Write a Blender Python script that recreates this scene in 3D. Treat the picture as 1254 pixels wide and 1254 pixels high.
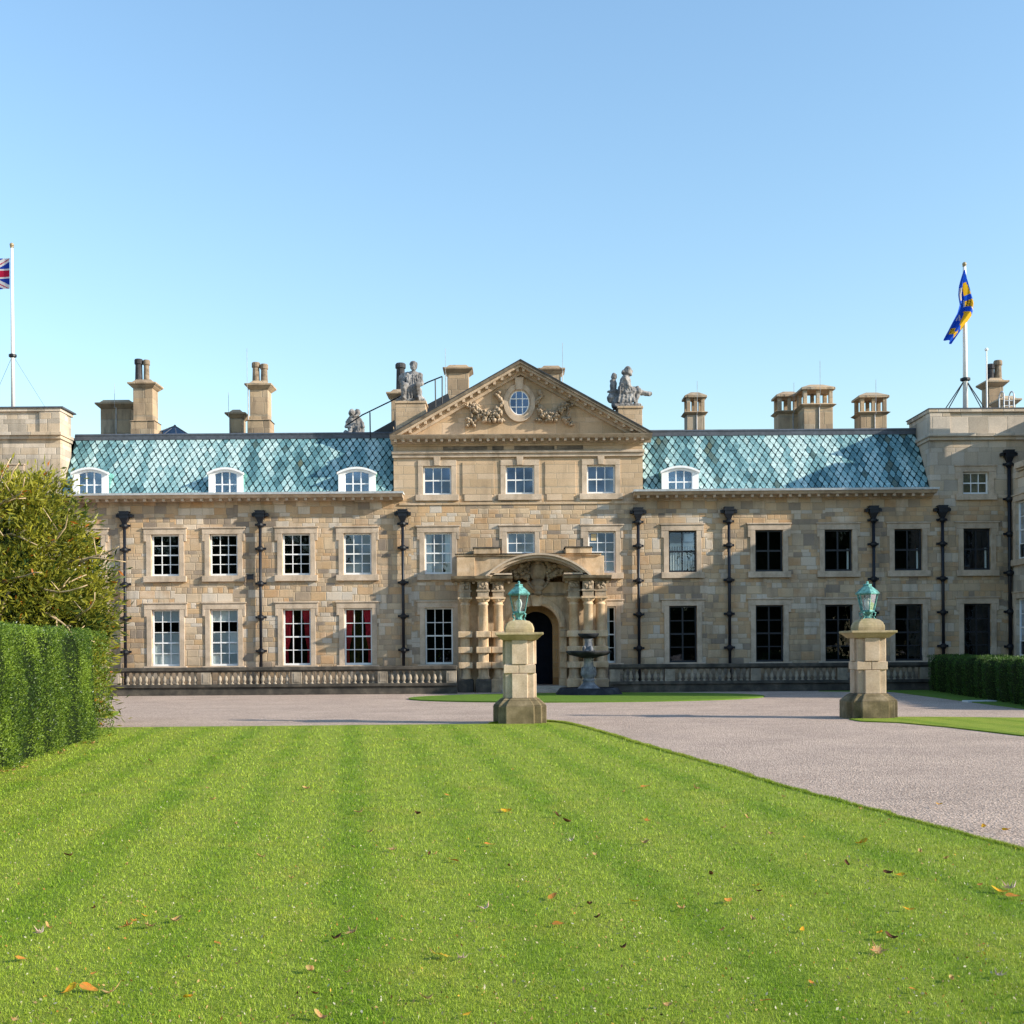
import bpy, bmesh, math, random
import numpy as np
from mathutils import Vector, Matrix, noise as mnoise
random.seed(7); rng = np.random.default_rng(7)
R = math.radians
for o in list(bpy.data.objects): bpy.data.objects.remove(o)
scn = bpy.context.scene; COL = scn.collection

# ------------------------------------------------------------------ camera
F, HY, EYE, ROLL = 1500.0, 796.0, 2.0, 0.0075      # focal length and horizon in photo pixels, eye height
cam_d = bpy.data.cameras.new('camera'); cam = bpy.data.objects.new('camera', cam_d); COL.objects.link(cam)
cam_d.sensor_width = 36; cam_d.lens = 36*F/1254; cam_d.shift_y = (HY-627)/1254
cam_d.clip_start = 0.1; cam_d.clip_end = 2000
cam.location = (0, 0, EYE); cam.rotation_euler = (R(90), ROLL, 0)
scn.camera = cam
# ------------------------------------------------------------------ light
AZ, EL = R(72), R(23)                                # sun: from the right, slightly in front of the facade
S = Vector((math.sin(AZ)*math.cos(EL), -math.cos(AZ)*math.cos(EL), math.sin(EL)))
w = bpy.data.worlds.new('World'); scn.world = w; w.use_nodes = True
nt = w.node_tree; bg = nt.nodes['Background']
sky = nt.nodes.new('ShaderNodeTexSky'); sky.sky_type = 'NISHITA'; sky.sun_disc = False
sky.sun_elevation = EL; sky.sun_rotation = R(108); sky.air_density = 1.62; sky.dust_density = 0.5; sky.ozone_density = 4.6; sky.altitude = 0
nt.links.new(sky.outputs[0], bg.inputs[0]); bg.inputs[1].default_value = 0.15
sl = bpy.data.lights.new('sun', 'SUN'); sl.energy = 4.4; sl.angle = R(0.5); sl.color = (1, .91, .76)
so = bpy.data.objects.new('sun', sl); COL.objects.link(so); so.rotation_euler = S.to_track_quat('Z', 'Y').to_euler()
scn.view_settings.view_transform = 'Standard'; scn.view_settings.look = 'None'
scn.view_settings.exposure = 0.84; scn.view_settings.gamma = 1

# ------------------------------------------------------------------ photo pixel -> point in the place
cR, sR = math.cos(ROLL), math.sin(ROLL)
def uv(px, py):
    dx, dy = px-627, py-HY
    return cR*dx-sR*dy, sR*dx+cR*dy
def W(px, py, Y):
    u, v = uv(px, py); return u*Y/F, EYE-v*Y/F
def WX(px, Y, py=700): return W(px, py, Y)[0]
def WZ(py, Y, px=627): return W(px, py, Y)[1]
def G(px, py):
    u, v = uv(px, py); Y = EYE*F/v; return (u*Y/F, Y)

# ------------------------------------------------------------------ node helpers
class T:
    def __init__(s, nt): s.nt = nt
    def n(s, typ, **kw):
        nd = s.nt.nodes.new(typ)
        for k, v in kw.items(): setattr(nd, k, v)
        return nd
    def put(s, sock, v):
        if hasattr(v, 'is_output') or hasattr(v, 'node'): s.nt.links.new(v, sock)
        else: sock.default_value = v
    def m(s, op, a, b=None, c=None):
        nd = s.n('ShaderNodeMath', operation=op)
        for i, v in enumerate((a, b, c)):
            if v is not None: s.put(nd.inputs[i], v)
        return nd.outputs[0]
    def mix(s, f, a, b, bt='MIX'):
        nd = s.n('ShaderNodeMix', data_type='RGBA', blend_type=bt)
        s.put(nd.inputs[0], f)
        for i, v in ((6, a), (7, b)):
            s.put(nd.inputs[i], (*v, 1) if isinstance(v, tuple) and len(v) == 3 else v)
        return nd.outputs[2]
    def noise(s, vec, scale, detail=4, rough=.55, out=0, dim='3D'):
        nd = s.n('ShaderNodeTexNoise', noise_dimensions=dim); s.put(nd.inputs['Vector'], vec)
        nd.inputs['Scale'].default_value = scale; nd.inputs['Detail'].default_value = detail; nd.inputs['Roughness'].default_value = rough
        return nd.outputs[out]
    def ramp(s, f, stops, interp='LINEAR'):
        nd = s.n('ShaderNodeValToRGB'); cr = nd.color_ramp; cr.interpolation = interp
        while len(cr.elements) < len(stops): cr.elements.new(.5)
        for e, (p, c) in zip(cr.elements, stops):
            e.position = p; e.color = (*c, 1) if isinstance(c, tuple) else (c, c, c, 1)
        s.put(nd.inputs[0], f); return nd.outputs[0]
    def rng(s, v, a, b, c, d):
        nd = s.n('ShaderNodeMapRange'); s.put(nd.inputs[0], v)
        for i, x in zip((1, 2, 3, 4), (a, b, c, d)): nd.inputs[i].default_value = x
        return nd.outputs[0]
    def comb(s, x, y, z=0):
        nd = s.n('ShaderNodeCombineXYZ')
        for i, v in enumerate((x, y, z)): s.put(nd.inputs[i], v)
        return nd.outputs[0]
    def bump(s, h, strength, dist):
        nd = s.n('ShaderNodeBump'); nd.inputs['Strength'].default_value = strength; nd.inputs['Distance'].default_value = dist
        s.put(nd.inputs['Height'], h); return nd.outputs[0]
def new_mat(name, rough=.8, spec=.3):
    mt = bpy.data.materials.new(name); mt.use_nodes = True
    t = T(mt.node_tree); b = mt.node_tree.nodes['Principled BSDF']
    b.inputs['Roughness'].default_value = rough; b.inputs['Specular IOR Level'].default_value = spec
    t.pos = t.n('ShaderNodeNewGeometry').outputs['Position']
    sp = t.n('ShaderNodeSeparateXYZ'); mt.node_tree.links.new(t.pos, sp.inputs[0])
    t.x, t.y, t.z = sp.outputs
    return mt, t, b

def stone_mat(name, palette, foot_shade=0, irregular=0.0, h=.34, wd=.72, mortar=(.30, .26, .20), tone=(.80, 1.15), stain=0.25, blocks=True, bstr=.5, tint=None):
    mt, t, b = new_mat(name, .88, .2); palette = [(min(.62, r_*1.02), g_*.972, b_*.95) for r_, g_, b_ in palette] if palette[-1][0]-palette[-1][2] > .08 else palette      # warm sandstone
    big = t.noise(t.pos, .35, 5); mid = t.noise(t.pos, 2.3, 5); fine = t.noise(t.pos, 22, 5, .65)
    if blocks:
        u0 = t.m('ADD', t.x, t.y)
        wob = t.m('MULTIPLY', t.m('SUBTRACT', t.noise(t.pos, 3.5, 2), .5), .05)
        zn = t.n('ShaderNodeTexNoise', noise_dimensions='1D'); t.put(zn.inputs['W'], t.z); zn.inputs['Scale'].default_value = 1.1; zn.inputs['Detail'].default_value = 1
        wb = t.n('ShaderNodeTexWhiteNoise', noise_dimensions='1D'); t.put(wb.inputs['W'], t.m('FLOOR', t.m('DIVIDE', u0, 2.9)))
        zz = t.m('ADD', t.m('ADD', t.z, wob), t.m('ADD', t.m('MULTIPLY', zn.outputs[0], .9), t.m('MULTIPLY', wb.outputs[0], irregular)))
        vz = t.m('DIVIDE', zz, h); row = t.m('FLOOR', vz)
        wn = t.n('ShaderNodeTexWhiteNoise', noise_dimensions='1D'); t.put(wn.inputs['W'], row)
        wr = t.m('MULTIPLY', t.m('ADD', t.m('MULTIPLY', wn.outputs[0], 1.1), .45), wd)
        uu = t.m('ADD', t.m('DIVIDE', t.m('ADD', u0, wob), wr), t.m('MULTIPLY', wn.outputs[0], 37.7)); col = t.m('FLOOR', uu)
        w2 = t.n('ShaderNodeTexWhiteNoise', noise_dimensions='2D'); t.put(w2.inputs['Vector'], t.comb(row, col))
        fu = t.m('MULTIPLY', t.m('FRACT', uu), wr); fv = t.m('MULTIPLY', t.m('FRACT', vz), h)
        d = t.m('MINIMUM', t.m('MINIMUM', fu, t.m('SUBTRACT', wr, fu)), t.m('MINIMUM', fv, t.m('SUBTRACT', h, fv)))
        n = len(palette)
        # single stones vary, and whole areas of the wall lean to one end of the palette
        sel = t.m('ADD', t.m('MULTIPLY', w2.outputs[0], .88), t.m('MULTIPLY', t.m('SUBTRACT', big, .43), .6))
        base = t.ramp(sel, [((i+.5)/n, c) for i, c in enumerate(palette)])
        base = t.mix(t.rng(d, .004, .018, .6, 0), base, mortar)
        hgt = t.m('ADD', t.rng(d, .0, .03, 0, 1), t.m('MULTIPLY', fine, .55))
        hgt = t.m('ADD', hgt, t.m('MULTIPLY', w2.outputs[0], .5))
    else:
        n = len(palette)
        base = t.ramp(mid, [(.25+.5*i/max(1, n-1), c) for i, c in enumerate(palette)])
        hgt = t.m('ADD', t.m('MULTIPLY', fine, .6), mid)
    val = t.m('MULTIPLY', t.rng(big, .3, .7, *tone), t.rng(fine, .3, .7, .86, 1.12))
    base = t.mix(1.0, base, t.comb(val, val, val), 'MULTIPLY')
    if stain:
        sv = t.n('ShaderNodeVectorMath', operation='MULTIPLY'); t.put(sv.inputs[0], t.pos); sv.inputs[1].default_value = (1.6, 1.6, .35)
        st = t.noise(sv.outputs[0], .9, 6, .65)
        base = t.mix(t.rng(st, .52, .75, 0, stain*2), base, (.07, .06, .05))
    if foot_shade: base = t.mix(t.m('MULTIPLY', t.rng(t.m('ADD', t.z, t.m('MULTIPLY', mid, .8)), .9, 2.0, foot_shade, 0), 1.0), base, (.05, .045, .04))  # shade behind the terrace rail, painted into the stone at the wall foot
    t.put(b.inputs['Base Color'], base)
    t.put(b.inputs['Normal'], t.bump(hgt, bstr, .02))
    return mt
def plain(name, c, rough=.6, spec=.3, var=.25, scale=6, bstr=.15, metal=0):
    mt, t, b = new_mat(name, rough, spec)
    f = t.noise(t.pos, scale, 5, .6); g = t.noise(t.pos, scale*.23, 3)
    v = t.m('MULTIPLY', t.rng(f, .3, .7, 1-var, 1+var), t.rng(g, .3, .7, 1-var*.6, 1+var*.6))
    t.put(b.inputs['Base Color'], t.mix(1.0, c, t.comb(v, v, v), 'MULTIPLY')); b.inputs['Metallic'].default_value = metal
    if bstr: t.put(b.inputs['Normal'], t.bump(f, bstr, .01))
    return mt
def attr_mat(name, rough=.7, spec=.25, trans=0.0, stripes=False, var=0.0):
    mt, t, b = new_mat(name, rough, spec)
    a = t.n('ShaderNodeAttribute', attribute_name='Col').outputs['Color']
    if stripes: a = t.mix(1.0, a, stripe(t), 'MULTIPLY')
    if var:
        v = t.rng(t.noise(t.pos, 7, 6, .65), .3, .7, 1-var, 1+var); a = t.mix(1.0, a, t.comb(v, v, v), 'MULTIPLY')
    t.put(b.inputs['Base Color'], a)
    if trans:
        tr = t.n('ShaderNodeBsdfTranslucent'); t.put(tr.inputs[0], a)
        mx = t.n('ShaderNodeMixShader'); mx.inputs[0].default_value = trans
        t.nt.links.new(b.outputs[0], mx.inputs[1]); t.nt.links.new(tr.outputs[0], mx.inputs[2])
        t.nt.links.new(mx.outputs[0], t.nt.nodes['Material Output'].inputs[0])
    return mt
def stripe(t):
    """mower stripes, running away from the camera and a little to the left"""
    wob = t.m('MULTIPLY', t.m('SUBTRACT', t.noise(t.pos, .5, 2), .5), .5)
    k = t.m('ADD', t.m('ADD', t.x, t.m('MULTIPLY', t.y, .131)), wob)
    s1 = t.m('COSINE', t.m('MULTIPLY', k, 2*math.pi/1.25)); s1 = t.rng(s1, -.1, .95, 0, 1)
    s2 = t.m('COSINE', t.m('MULTIPLY', t.m('SUBTRACT', k, .0), 2*math.pi/2.5)); s2 = t.rng(s2, -.2, .9, .72, 1)
    dark = t.m('MULTIPLY', t.m('MULTIPLY', s1, s2), t.rng(t.noise(t.pos, .8, 3), .3, .6, .5, 1))
    c = t.mix(dark, (1.08, 1.06, 1.12), (.69, .84, .42))
    pt = t.noise(t.pos, .9, 6, .65)
    c = t.mix(t.rng(pt, .52, .72, 0, .55), c, (1.45, 1.12, 1.5))
    return c
def grass_mat(name, c1, c2, striped=True):
    mt, t, b = new_mat(name, .75, .2)
    f = t.noise(t.pos, 38, 6, .75); g = t.noise(t.pos, 4, 5, .65)
    c = t.mix(t.rng(f, .3, .7, 0, 1), c1, c2)
    v = t.rng(g, .3, .7, .85, 1.18); c = t.mix(1.0, c, t.comb(v, v, v), 'MULTIPLY')
    if striped: c = t.mix(1.0, c, stripe(t), 'MULTIPLY')
    t.put(b.inputs['Base Color'], c)
    t.put(b.inputs['Normal'], t.bump(t.m('ADD', f, t.noise(t.pos, 120, 2)), .8, .03))
    return mt
def glass_mat(name, refl, tint=(.8, .88, 1.0)):
    mt = bpy.data.materials.new(name); mt.use_nodes = True; t = T(mt.node_tree); t.nt.nodes.remove(t.nt.nodes['Principled BSDF'])
    pos = t.n('ShaderNodeNewGeometry').outputs['Position']
    gl = t.n('ShaderNodeBsdfGlossy'); gl.inputs['Color'].default_value = (*tint, 1); gl.inputs['Roughness'].default_value = .015
    t.put(gl.inputs['Normal'], t.bump(t.noise(pos, 1.6, 2), .12, .05))
    tr = t.n('ShaderNodeBsdfTransparent'); tr.inputs[0].default_value = (.82, .86, .85, 1)
    fr = t.n('ShaderNodeFresnel'); fr.inputs[0].default_value = 1.5
    # small differences from pane to pane
    mx = t.n('ShaderNodeMixShader'); t.put(mx.inputs[0], t.m('ADD', fr.outputs[0], t.m('MULTIPLY', t.rng(t.noise(pos, .7, 2), .35, .65, .4, 1.3), refl)))
    t.nt.links.new(tr.outputs[0], mx.inputs[1]); t.nt.links.new(gl.outputs[0], mx.inputs[2])
    t.nt.links.new(mx.outputs[0], t.nt.nodes['Material Output'].inputs[0]); return mt

# ------------------------------------------------------------------ materials
WALL = stone_mat('rubble_sandstone', [(.27, .225, .18), (.39, .31, .22), (.50, .35, .20), (.44, .36, .265), (.54, .425, .285), (.46, .30, .165), (.58, .50, .395), (.47, .43, .37)], h=.27, wd=.56, mortar=(.33, .265, .18), bstr=.65, foot_shade=.75, irregular=.2, stain=.24)
TOWER = stone_mat('pale_sandstone', [(.34, .305, .255), (.46, .405, .325), (.49, .40, .29), (.48, .435, .37), (.57, .50, .41)], h=.42, wd=.9)
ASHLAR = stone_mat('ashlar_sandstone', [(.45, .34, .22), (.51, .395, .27), (.48, .365, .24), (.54, .43, .31)], h=.36, wd=1.1, stain=.2, bstr=.3)
TRIM = stone_mat('dressed_stone', [(.38, .31, .23), (.49, .405, .31), (.58, .49, .39)], blocks=False, stain=.25, bstr=.25)
PORCH = stone_mat('porch_stone', [(.42, .295, .17), (.53, .40, .255), (.60, .48, .345)], blocks=False, stain=.45, bstr=.3)
CARVED = stone_mat('carved_stone', [(.20, .165, .12), (.36, .295, .215), (.48, .40, .31)], blocks=False, stain=.35)
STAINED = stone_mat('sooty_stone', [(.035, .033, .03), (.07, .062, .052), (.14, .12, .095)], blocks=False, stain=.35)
BALUST = stone_mat('baluster_stone', [(.18, .16, .13), (.32, .28, .22), (.42, .37, .30)], blocks=False, stain=.45)
GREYST = stone_mat('statue_stone', [(.08, .077, .078), (.23, .22, .215), (.52, .50, .48)], blocks=False, stain=.5, bstr=1.0)
CHIM = stone_mat('chimney_stone', [(.29, .225, .155), (.39, .30, .205), (.45, .345, .225), (.35, .30, .23)], h=.5, wd=.9, stain=.45)
PIER = stone_mat('gate_pier_stone', [(.36, .285, .20), (.49, .40, .295), (.56, .475, .375)], blocks=False, stain=.1, bstr=.35)
PIERB = stone_mat('mossy_pier_stone', [(.075, .065, .035), (.17, .14, .08), (.34, .28, .18)], blocks=False, stain=.6, bstr=.6)
PIERC = stone_mat('lichened_cap_stone', [(.22, .20, .09), (.38, .32, .19), (.47, .40, .27)], blocks=False, stain=.25, bstr=.5)
LEAD = plain('lead', (.07, .08, .10), .55, .4)
GUTTER = plain('pale_lead', (.60, .64, .68), .5, .4, var=.2)
SLATE = plain('dark_slate', (.035, .04, .05), .5, .4)
IRON = plain('black_iron', (.007, .009, .015), .45, .35, var=.3)
WHITE = plain('white_paint', (.78, .78, .78), .45, .4, var=.05, bstr=.05)
NAVY = plain('dark_paint', (.012, .016, .024), .4, .4)
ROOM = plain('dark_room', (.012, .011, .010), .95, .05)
BLIND = plain('pale_blind', (.62, .66, .66), .8, .1, var=.06)
RED = plain('red_curtain', (.50, .03, .05), .9, .1, var=.3, scale=9)
GLASSD = glass_mat('dark_glass', .025, (.7, .82, 1.0))
GLASSB = glass_mat('sky_glass', .16, (.50, .64, 1.0))
GLASSL = glass_mat('lantern_glass', .04)
COPPER = plain('verdigris', (.10, .26, .24), .7, .2, var=.6, scale=11)
TILE = attr_mat('copper_tile', .55, .3, var=.4)
MAT_UNDER = plain('tarnished_copper', (.018, .04, .042), .7, .2)
POT = plain('clay_pot', (.22, .17, .12), .8, .2, var=.4)
POTD = plain('sooty_pot', (.05, .05, .055), .8, .2, var=.4)
FOUNT = stone_mat('fountain_stone', [(.05, .055, .065), (.16, .17, .19), (.34, .35, .37)], blocks=False, stain=.5)
FOUNTD = stone_mat('wet_black_stone', [(.012, .013, .017), (.022, .024, .03), (.06, .065, .075)], blocks=False, stain=.2)
WATER = plain('dark_water', (.01, .015, .015), .05, .6, var=.1)
LEAFM = attr_mat('leaf', .5, .35, trans=.35)
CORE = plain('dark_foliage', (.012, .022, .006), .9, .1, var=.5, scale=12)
BARK = plain('pale_bark', (.33, .26, .17), .85, .2, var=.4, scale=14)
BLADE = attr_mat('grass_blade', .55, .3, trans=.3, stripes=True, var=.14)
LITTER = attr_mat('dry_leaf', .8, .2, trans=.2)
FLAGM = attr_mat('flag_cloth', .8, .15, trans=.3)
LAWN = grass_mat('mown_lawn', (.14, .205, .014), (.29, .35, .038))
TURF = grass_mat('shaded_turf', (.075, .15, .012), (.15, .25, .03), False)

# ------------------------------------------------------------------ mesh helpers
class MB:
    def __init__(s, tf=None): s.v = []; s.f = []; s.c = []; s.tf = tf
    def add(s, vs, fs, col=None):
        o = len(s.v)
        for p in vs:
            p = Vector(p); s.v.append(s.tf @ p if s.tf else p)
        for f in fs: s.f.append([i+o for i in f]); s.c.append(col)
        return s
    def box(s, x0, x1, y0, y1, z0, z1):
        vs = [(x, y, z) for z in (z0, z1) for y in (y0, y1) for x in (x0, x1)]
        return s.add(vs, [(0, 2, 3, 1), (4, 5, 7, 6), (0, 1, 5, 4), (2, 6, 7, 3), (0, 4, 6, 2), (1, 3, 7, 5)])
    def quad(s, a, b, c, d): return s.add([a, b, c, d], [(0, 1, 2, 3)])
    def poly_y(s, pts, y0, y1):
        """polygon in x,z (counter-clockwise seen from -y) pulled from y0 to y1"""
        n = len(pts)
        vs = [(x, y0, z) for x, z in pts]+[(x, y1, z) for x, z in pts]
        return s.add(vs, [tuple(range(n)), tuple(range(2*n-1, n-1, -1))]+[(i, i+n, (i+1) % n+n, (i+1) % n) for i in range(n)])
    def poly_x(s, pts, x0, x1):
        """polygon in y,z pulled along x"""
        n = len(pts)
        vs = [(x0, y, z) for y, z in pts]+[(x1, y, z) for y, z in pts]
        return s.add(vs, [tuple(range(n)), tuple(range(2*n-1, n-1, -1))]+[(i, i+n, (i+1) % n+n, (i+1) % n) for i in range(n)])
    def poly_z(s, pts, z0, z1, topscale=None):
        n = len(pts)
        vs = [(x, y, z0) for x, y in pts]+[(x, y, z1) for x, y in pts]
        return s.add(vs, [tuple(range(n-1, -1, -1)), tuple(range(n, 2*n))]+[(i, (i+1) % n, (i+1) % n+n, i+n) for i in range(n)])
    def frustum(s, cx, cy, z0, z1, a0, a1, b0=None, b1=None):
        b0 = a0 if b0 is None else b0; b1 = a1 if b1 is None else b1
        vs = [(cx-a0, cy-b0, z0), (cx+a0, cy-b0, z0), (cx+a0, cy+b0, z0), (cx-a0, cy+b0, z0), (cx-a1, cy-b1, z1), (cx+a1, cy-b1, z1), (cx+a1, cy+b1, z1), (cx-a1, cy+b1, z1)]
        return s.add(vs, [(3, 2, 1, 0), (4, 5, 6, 7), (0, 1, 5, 4), (1, 2, 6, 5), (2, 3, 7, 6), (3, 0, 4, 7)])
    def lathe(s, prof, cx, cy, n=16, rot=0.0, square=0.0):
        vs = []; fs = []
        for r, z in prof:
            for k in range(n):
                a = rot+2*math.pi*k/n; q = 1.0
                if square: q = 1/max(abs(math.cos(a)), abs(math.sin(a))); q = 1+(q-1)*square
                vs.append((cx+r*q*math.cos(a), cy+r*q*math.sin(a), z))
        for i in range(len(prof)-1):
            for k in range(n):
                a, b = i*n+k, i*n+(k+1) % n; fs.append((a, b, b+n, a+n))
        fs.append(tuple(range(n-1, -1, -1))); fs.append(tuple(range((len(prof)-1)*n, len(prof)*n)))
        return s.add(vs, fs)
    def tube(s, pts, r, n=8, r1=None):
        pts = [Vector(p) for p in pts]; r1 = r if r1 is None else r1; vs = []; fs = []
        for i, p in enumerate(pts):
            d = (pts[min(i+1, len(pts)-1)]-pts[max(i-1, 0)]).normalized()
            a = d.cross(Vector((0, 0, 1)) if abs(d.z) < .9 else Vector((1, 0, 0))).normalized(); b = d.cross(a)
            rr = r+(r1-r)*i/max(1, len(pts)-1)
            for k in range(n):
                t_ = 2*math.pi*k/n; vs.append(p+rr*(math.cos(t_)*a+math.sin(t_)*b))
        for i in range(len(pts)-1):
            for k in range(n):
                q, w_ = i*n+k, i*n+(k+1) % n; fs.append((q, w_, w_+n, q+n))
        fs.append(tuple(range(n-1, -1, -1))); fs.append(tuple(range((len(pts)-1)*n, len(pts)*n)))
        return s.add(vs, fs)
    def ball(s, c, r, nu=12, nv=8, rot=None):
        c = Vector(c); rx, ry, rz = r if isinstance(r, (tuple, list)) else (r, r, r); vs = []; fs = []
        for i in range(nv+1):
            th = math.pi*i/nv
            for k in range(nu):
                ph = 2*math.pi*k/nu; p = Vector((rx*math.sin(th)*math.cos(ph), ry*math.sin(th)*math.sin(ph), rz*math.cos(th)))
                if rot: p = rot @ p
                vs.append(c+p)
        for i in range(nv):
            for k in range(nu):
                a, b = i*nu+k, i*nu+(k+1) % nu; fs.append((a, a+nu, b+nu, b))
        return s.add(vs, fs)
    def limb(s, a, b, ra, rb, n=10):
        a, b = Vector(a), Vector(b); s.tube([a, b], ra, n, rb); s.ball(a, ra); s.ball(b, rb); return s
    def build(s, name, mat, parent=None, smooth=False, remesh=None, bevel=None):
        me = bpy.data.meshes.new(name); vs = [Vector(p) for p in s.v]
        base = Vector((0, 0, 0)); p = parent
        while p is not None: base += p.location; p = p.parent
        loc = Vector((0, 0, 0))
        if parent is None and vs:
            xs = [p.x for p in vs]; ys = [p.y for p in vs]; zs = [p.z for p in vs]
            loc = Vector(((min(xs)+max(xs))/2, (min(ys)+max(ys))/2, min(zs))); base = loc
        me.from_pydata([tuple(p-base) for p in vs], [], s.f)
        if any(c is not None for c in s.c):
            at = me.color_attributes.new('Col', 'FLOAT_COLOR', 'CORNER')
            flat = []
            for f, c in zip(s.f, s.c): flat += [*(c or (1, 1, 1)), 1]*len(f)
            at.data.foreach_set('color', flat)
        me.materials.append(mat)
        if not remesh:
            bm = bmesh.new(); bm.from_mesh(me); bmesh.ops.recalc_face_normals(bm, faces=bm.faces) if not any(c is not None for c in s.c) else None; bm.to_mesh(me); bm.free()
        me.update()
        if smooth: me.polygons.foreach_set('use_smooth', [True]*len(me.polygons))
        o = bpy.data.objects.new(name, me); COL.objects.link(o); o.location = loc; o.parent = parent
        if remesh:
            md = o.modifiers.new('skin', 'REMESH'); md.mode = 'VOXEL'; md.voxel_size = remesh; md.use_smooth_shade = True
            tx = bpy.data.textures.get('chisel') or bpy.data.textures.new('chisel', 'CLOUDS'); tx.noise_scale = .13; tx.noise_depth = 2
            dm = o.modifiers.new('weathering', 'DISPLACE'); dm.texture = tx; dm.strength = .085; dm.mid_level = .5
        if bevel:
            md = o.modifiers.new('edge', 'BEVEL'); md.width = bevel; md.segments = 2; md.limit_method = 'ANGLE'; md.angle_limit = R(35)
        return o
def tag(o, label=None, cat=None, group=None, kind=None):
    for k, v in (('label', label), ('category', cat), ('group', group), ('kind', kind)):
        if v: o[k] = v
    return o
def empty(name, loc, label=None, cat=None, group=None, parent=None):
    o = bpy.data.objects.new(name, None); COL.objects.link(o); o.parent = parent
    base = Vector((0, 0, 0)); p = parent
    while p is not None: base += p.location; p = p.parent
    o.location = Vector(loc)-base; o.empty_display_size = .2
    return tag(o, label, cat, group)
def copy_tree(o, parent=None):
    c = o.copy(); COL.objects.link(c); c.parent = parent
    for ch in list(o.children): copy_tree(ch, c)
    return c
def np_mesh(name, verts, nper, cols, mat, parent=None):
    """many separate small faces (leaves, blades) as one mesh; verts (n*nper,3), cols (n,3)"""
    n = len(verts)//nper; me = bpy.data.meshes.new(name)
    base = Vector((0, 0, 0)); p = parent
    while p is not None: base += p.location; p = p.parent
    v = np.asarray(verts, dtype=np.float32)-np.array(base, dtype=np.float32)
    me.vertices.add(len(v)); me.vertices.foreach_set('co', v.ravel())
    me.loops.add(n*nper); me.loops.foreach_set('vertex_index', np.arange(n*nper, dtype=np.int32))
    me.polygons.add(n); me.polygons.foreach_set('loop_start', np.arange(0, n*nper, nper, dtype=np.int32))
    at = me.color_attributes.new('Col', 'FLOAT_COLOR', 'CORNER')
    c = np.ones((n*nper, 4), dtype=np.float32); c[:, :3] = np.repeat(cols, nper, axis=0); at.data.foreach_set('color', c.ravel())
    me.materials.append(mat); me.update(calc_edges=True); me.validate()
    o = bpy.data.objects.new(name, me); COL.objects.link(o); o.parent = parent; return o
def leaf_mass(name, P, N, size, aspect, cols, mat, parent=None, jitter=.8, up=0.0):
    """P (n,3) leaf bases, N (n,3) outward directions: pointed four-corner leaves"""
    n = len(P); d = N+rng.normal(0, jitter, (n, 3)); d[:, 2] += up; d /= np.linalg.norm(d, axis=1)[:, None]+1e-9
    r = rng.normal(0, 1, (n, 3)); sd = np.cross(d, r); sd /= np.linalg.norm(sd, axis=1)[:, None]+1e-9
    L = (size*rng.uniform(.6, 1.3, n))[:, None]; wv = sd*L*aspect*.5
    nn = np.cross(d, sd)
    v = np.stack([P, P+d*L*.5+wv+nn*L*.06, P+d*L, P+d*L*.5-wv+nn*L*.06], axis=1).reshape(-1, 3)
    return np_mesh(name, v, 4, cols, mat, parent)

# ================================================================== THE SETTING: ground, drive, lawns
mt, t, b = new_mat('pink_gravel', .9, .15)
f = t.noise(t.pos, 26, 6, .8); g = t.noise(t.pos, .5, 5, .6); vo = t.n('ShaderNodeTexVoronoi'); t.put(vo.inputs['Vector'], t.pos); vo.inputs['Scale'].default_value = 34
c = t.mix(t.rng(f, .28, .72, 0, 1), (.29, .213, .168), (.62, .485, .40))
bw = t.n('ShaderNodeRGBToBW'); t.put(bw.inputs[0], vo.outputs['Color']); vv = t.rng(bw.outputs[0], .1, .9, .62, 1.35); c = t.mix(1.0, c, t.comb(vv, vv, vv), 'MULTIPLY')
v = t.rng(g, .3, .7, .86, 1.12); c = t.mix(1.0, c, t.comb(v, v, v), 'MULTIPLY')
tv = t.n('ShaderNodeVectorMath', operation='MULTIPLY'); t.put(tv.inputs[0], t.pos); tv.inputs[1].default_value = (.12, 1.5, 1)
c = t.mix(t.rng(t.noise(tv.outputs[0], .9, 4), .55, .75, 0, .22), c, (.24, .20, .18))
t.put(b.inputs['Base Color'], c); t.put(b.inputs['Normal'], t.bump(t.m('ADD', vo.outputs['Distance'], f), .9, .03)); GRAVEL = mt
m = MB(); m.quad((-400, -60, 0), (400, -60, 0), (400, 900, 0), (-400, 900, 0))
tag(m.build('gravel_drive', GRAVEL), kind='structure')
def slab(name, pts, z, mat, z0=-.02):
    m = MB(); m.poly_z(pts, z0, z)
    bm = bmesh.new(); vs = [bm.verts.new(p) for p in m.v]
    for f_ in m.f: bm.faces.new([vs[i] for i in f_])
    bmesh.ops.triangulate(bm, faces=[f_ for f_ in bm.faces if len(f_.verts) > 4]); bmesh.ops.recalc_face_normals(bm, faces=bm.faces)
    me = bpy.data.meshes.new(name); bm.to_mesh(me); bm.free(); me.materials.append(mat)
    o = bpy.data.objects.new(name, me); COL.objects.link(o); return tag(o, kind='structure')
def smooth_line(pts, n=6):
    out = []
    for i in range(len(pts)-1):
        p0 = pts[max(i-1, 0)]; p1 = pts[i]; p2 = pts[i+1]; p3 = pts[min(i+2, len(pts)-1)]
        for k in range(n):
            t_ = k/n
            out.append(tuple(.5*((2*p1[j])+(-p0[j]+p2[j])*t_+(2*p0[j]-5*p1[j]+4*p2[j]-p3[j])*t_**2+(-p0[j]+3*p1[j]-3*p2[j]+p3[j])*t_**3) for j in (0, 1)))
    return out+[pts[-1]]
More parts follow.
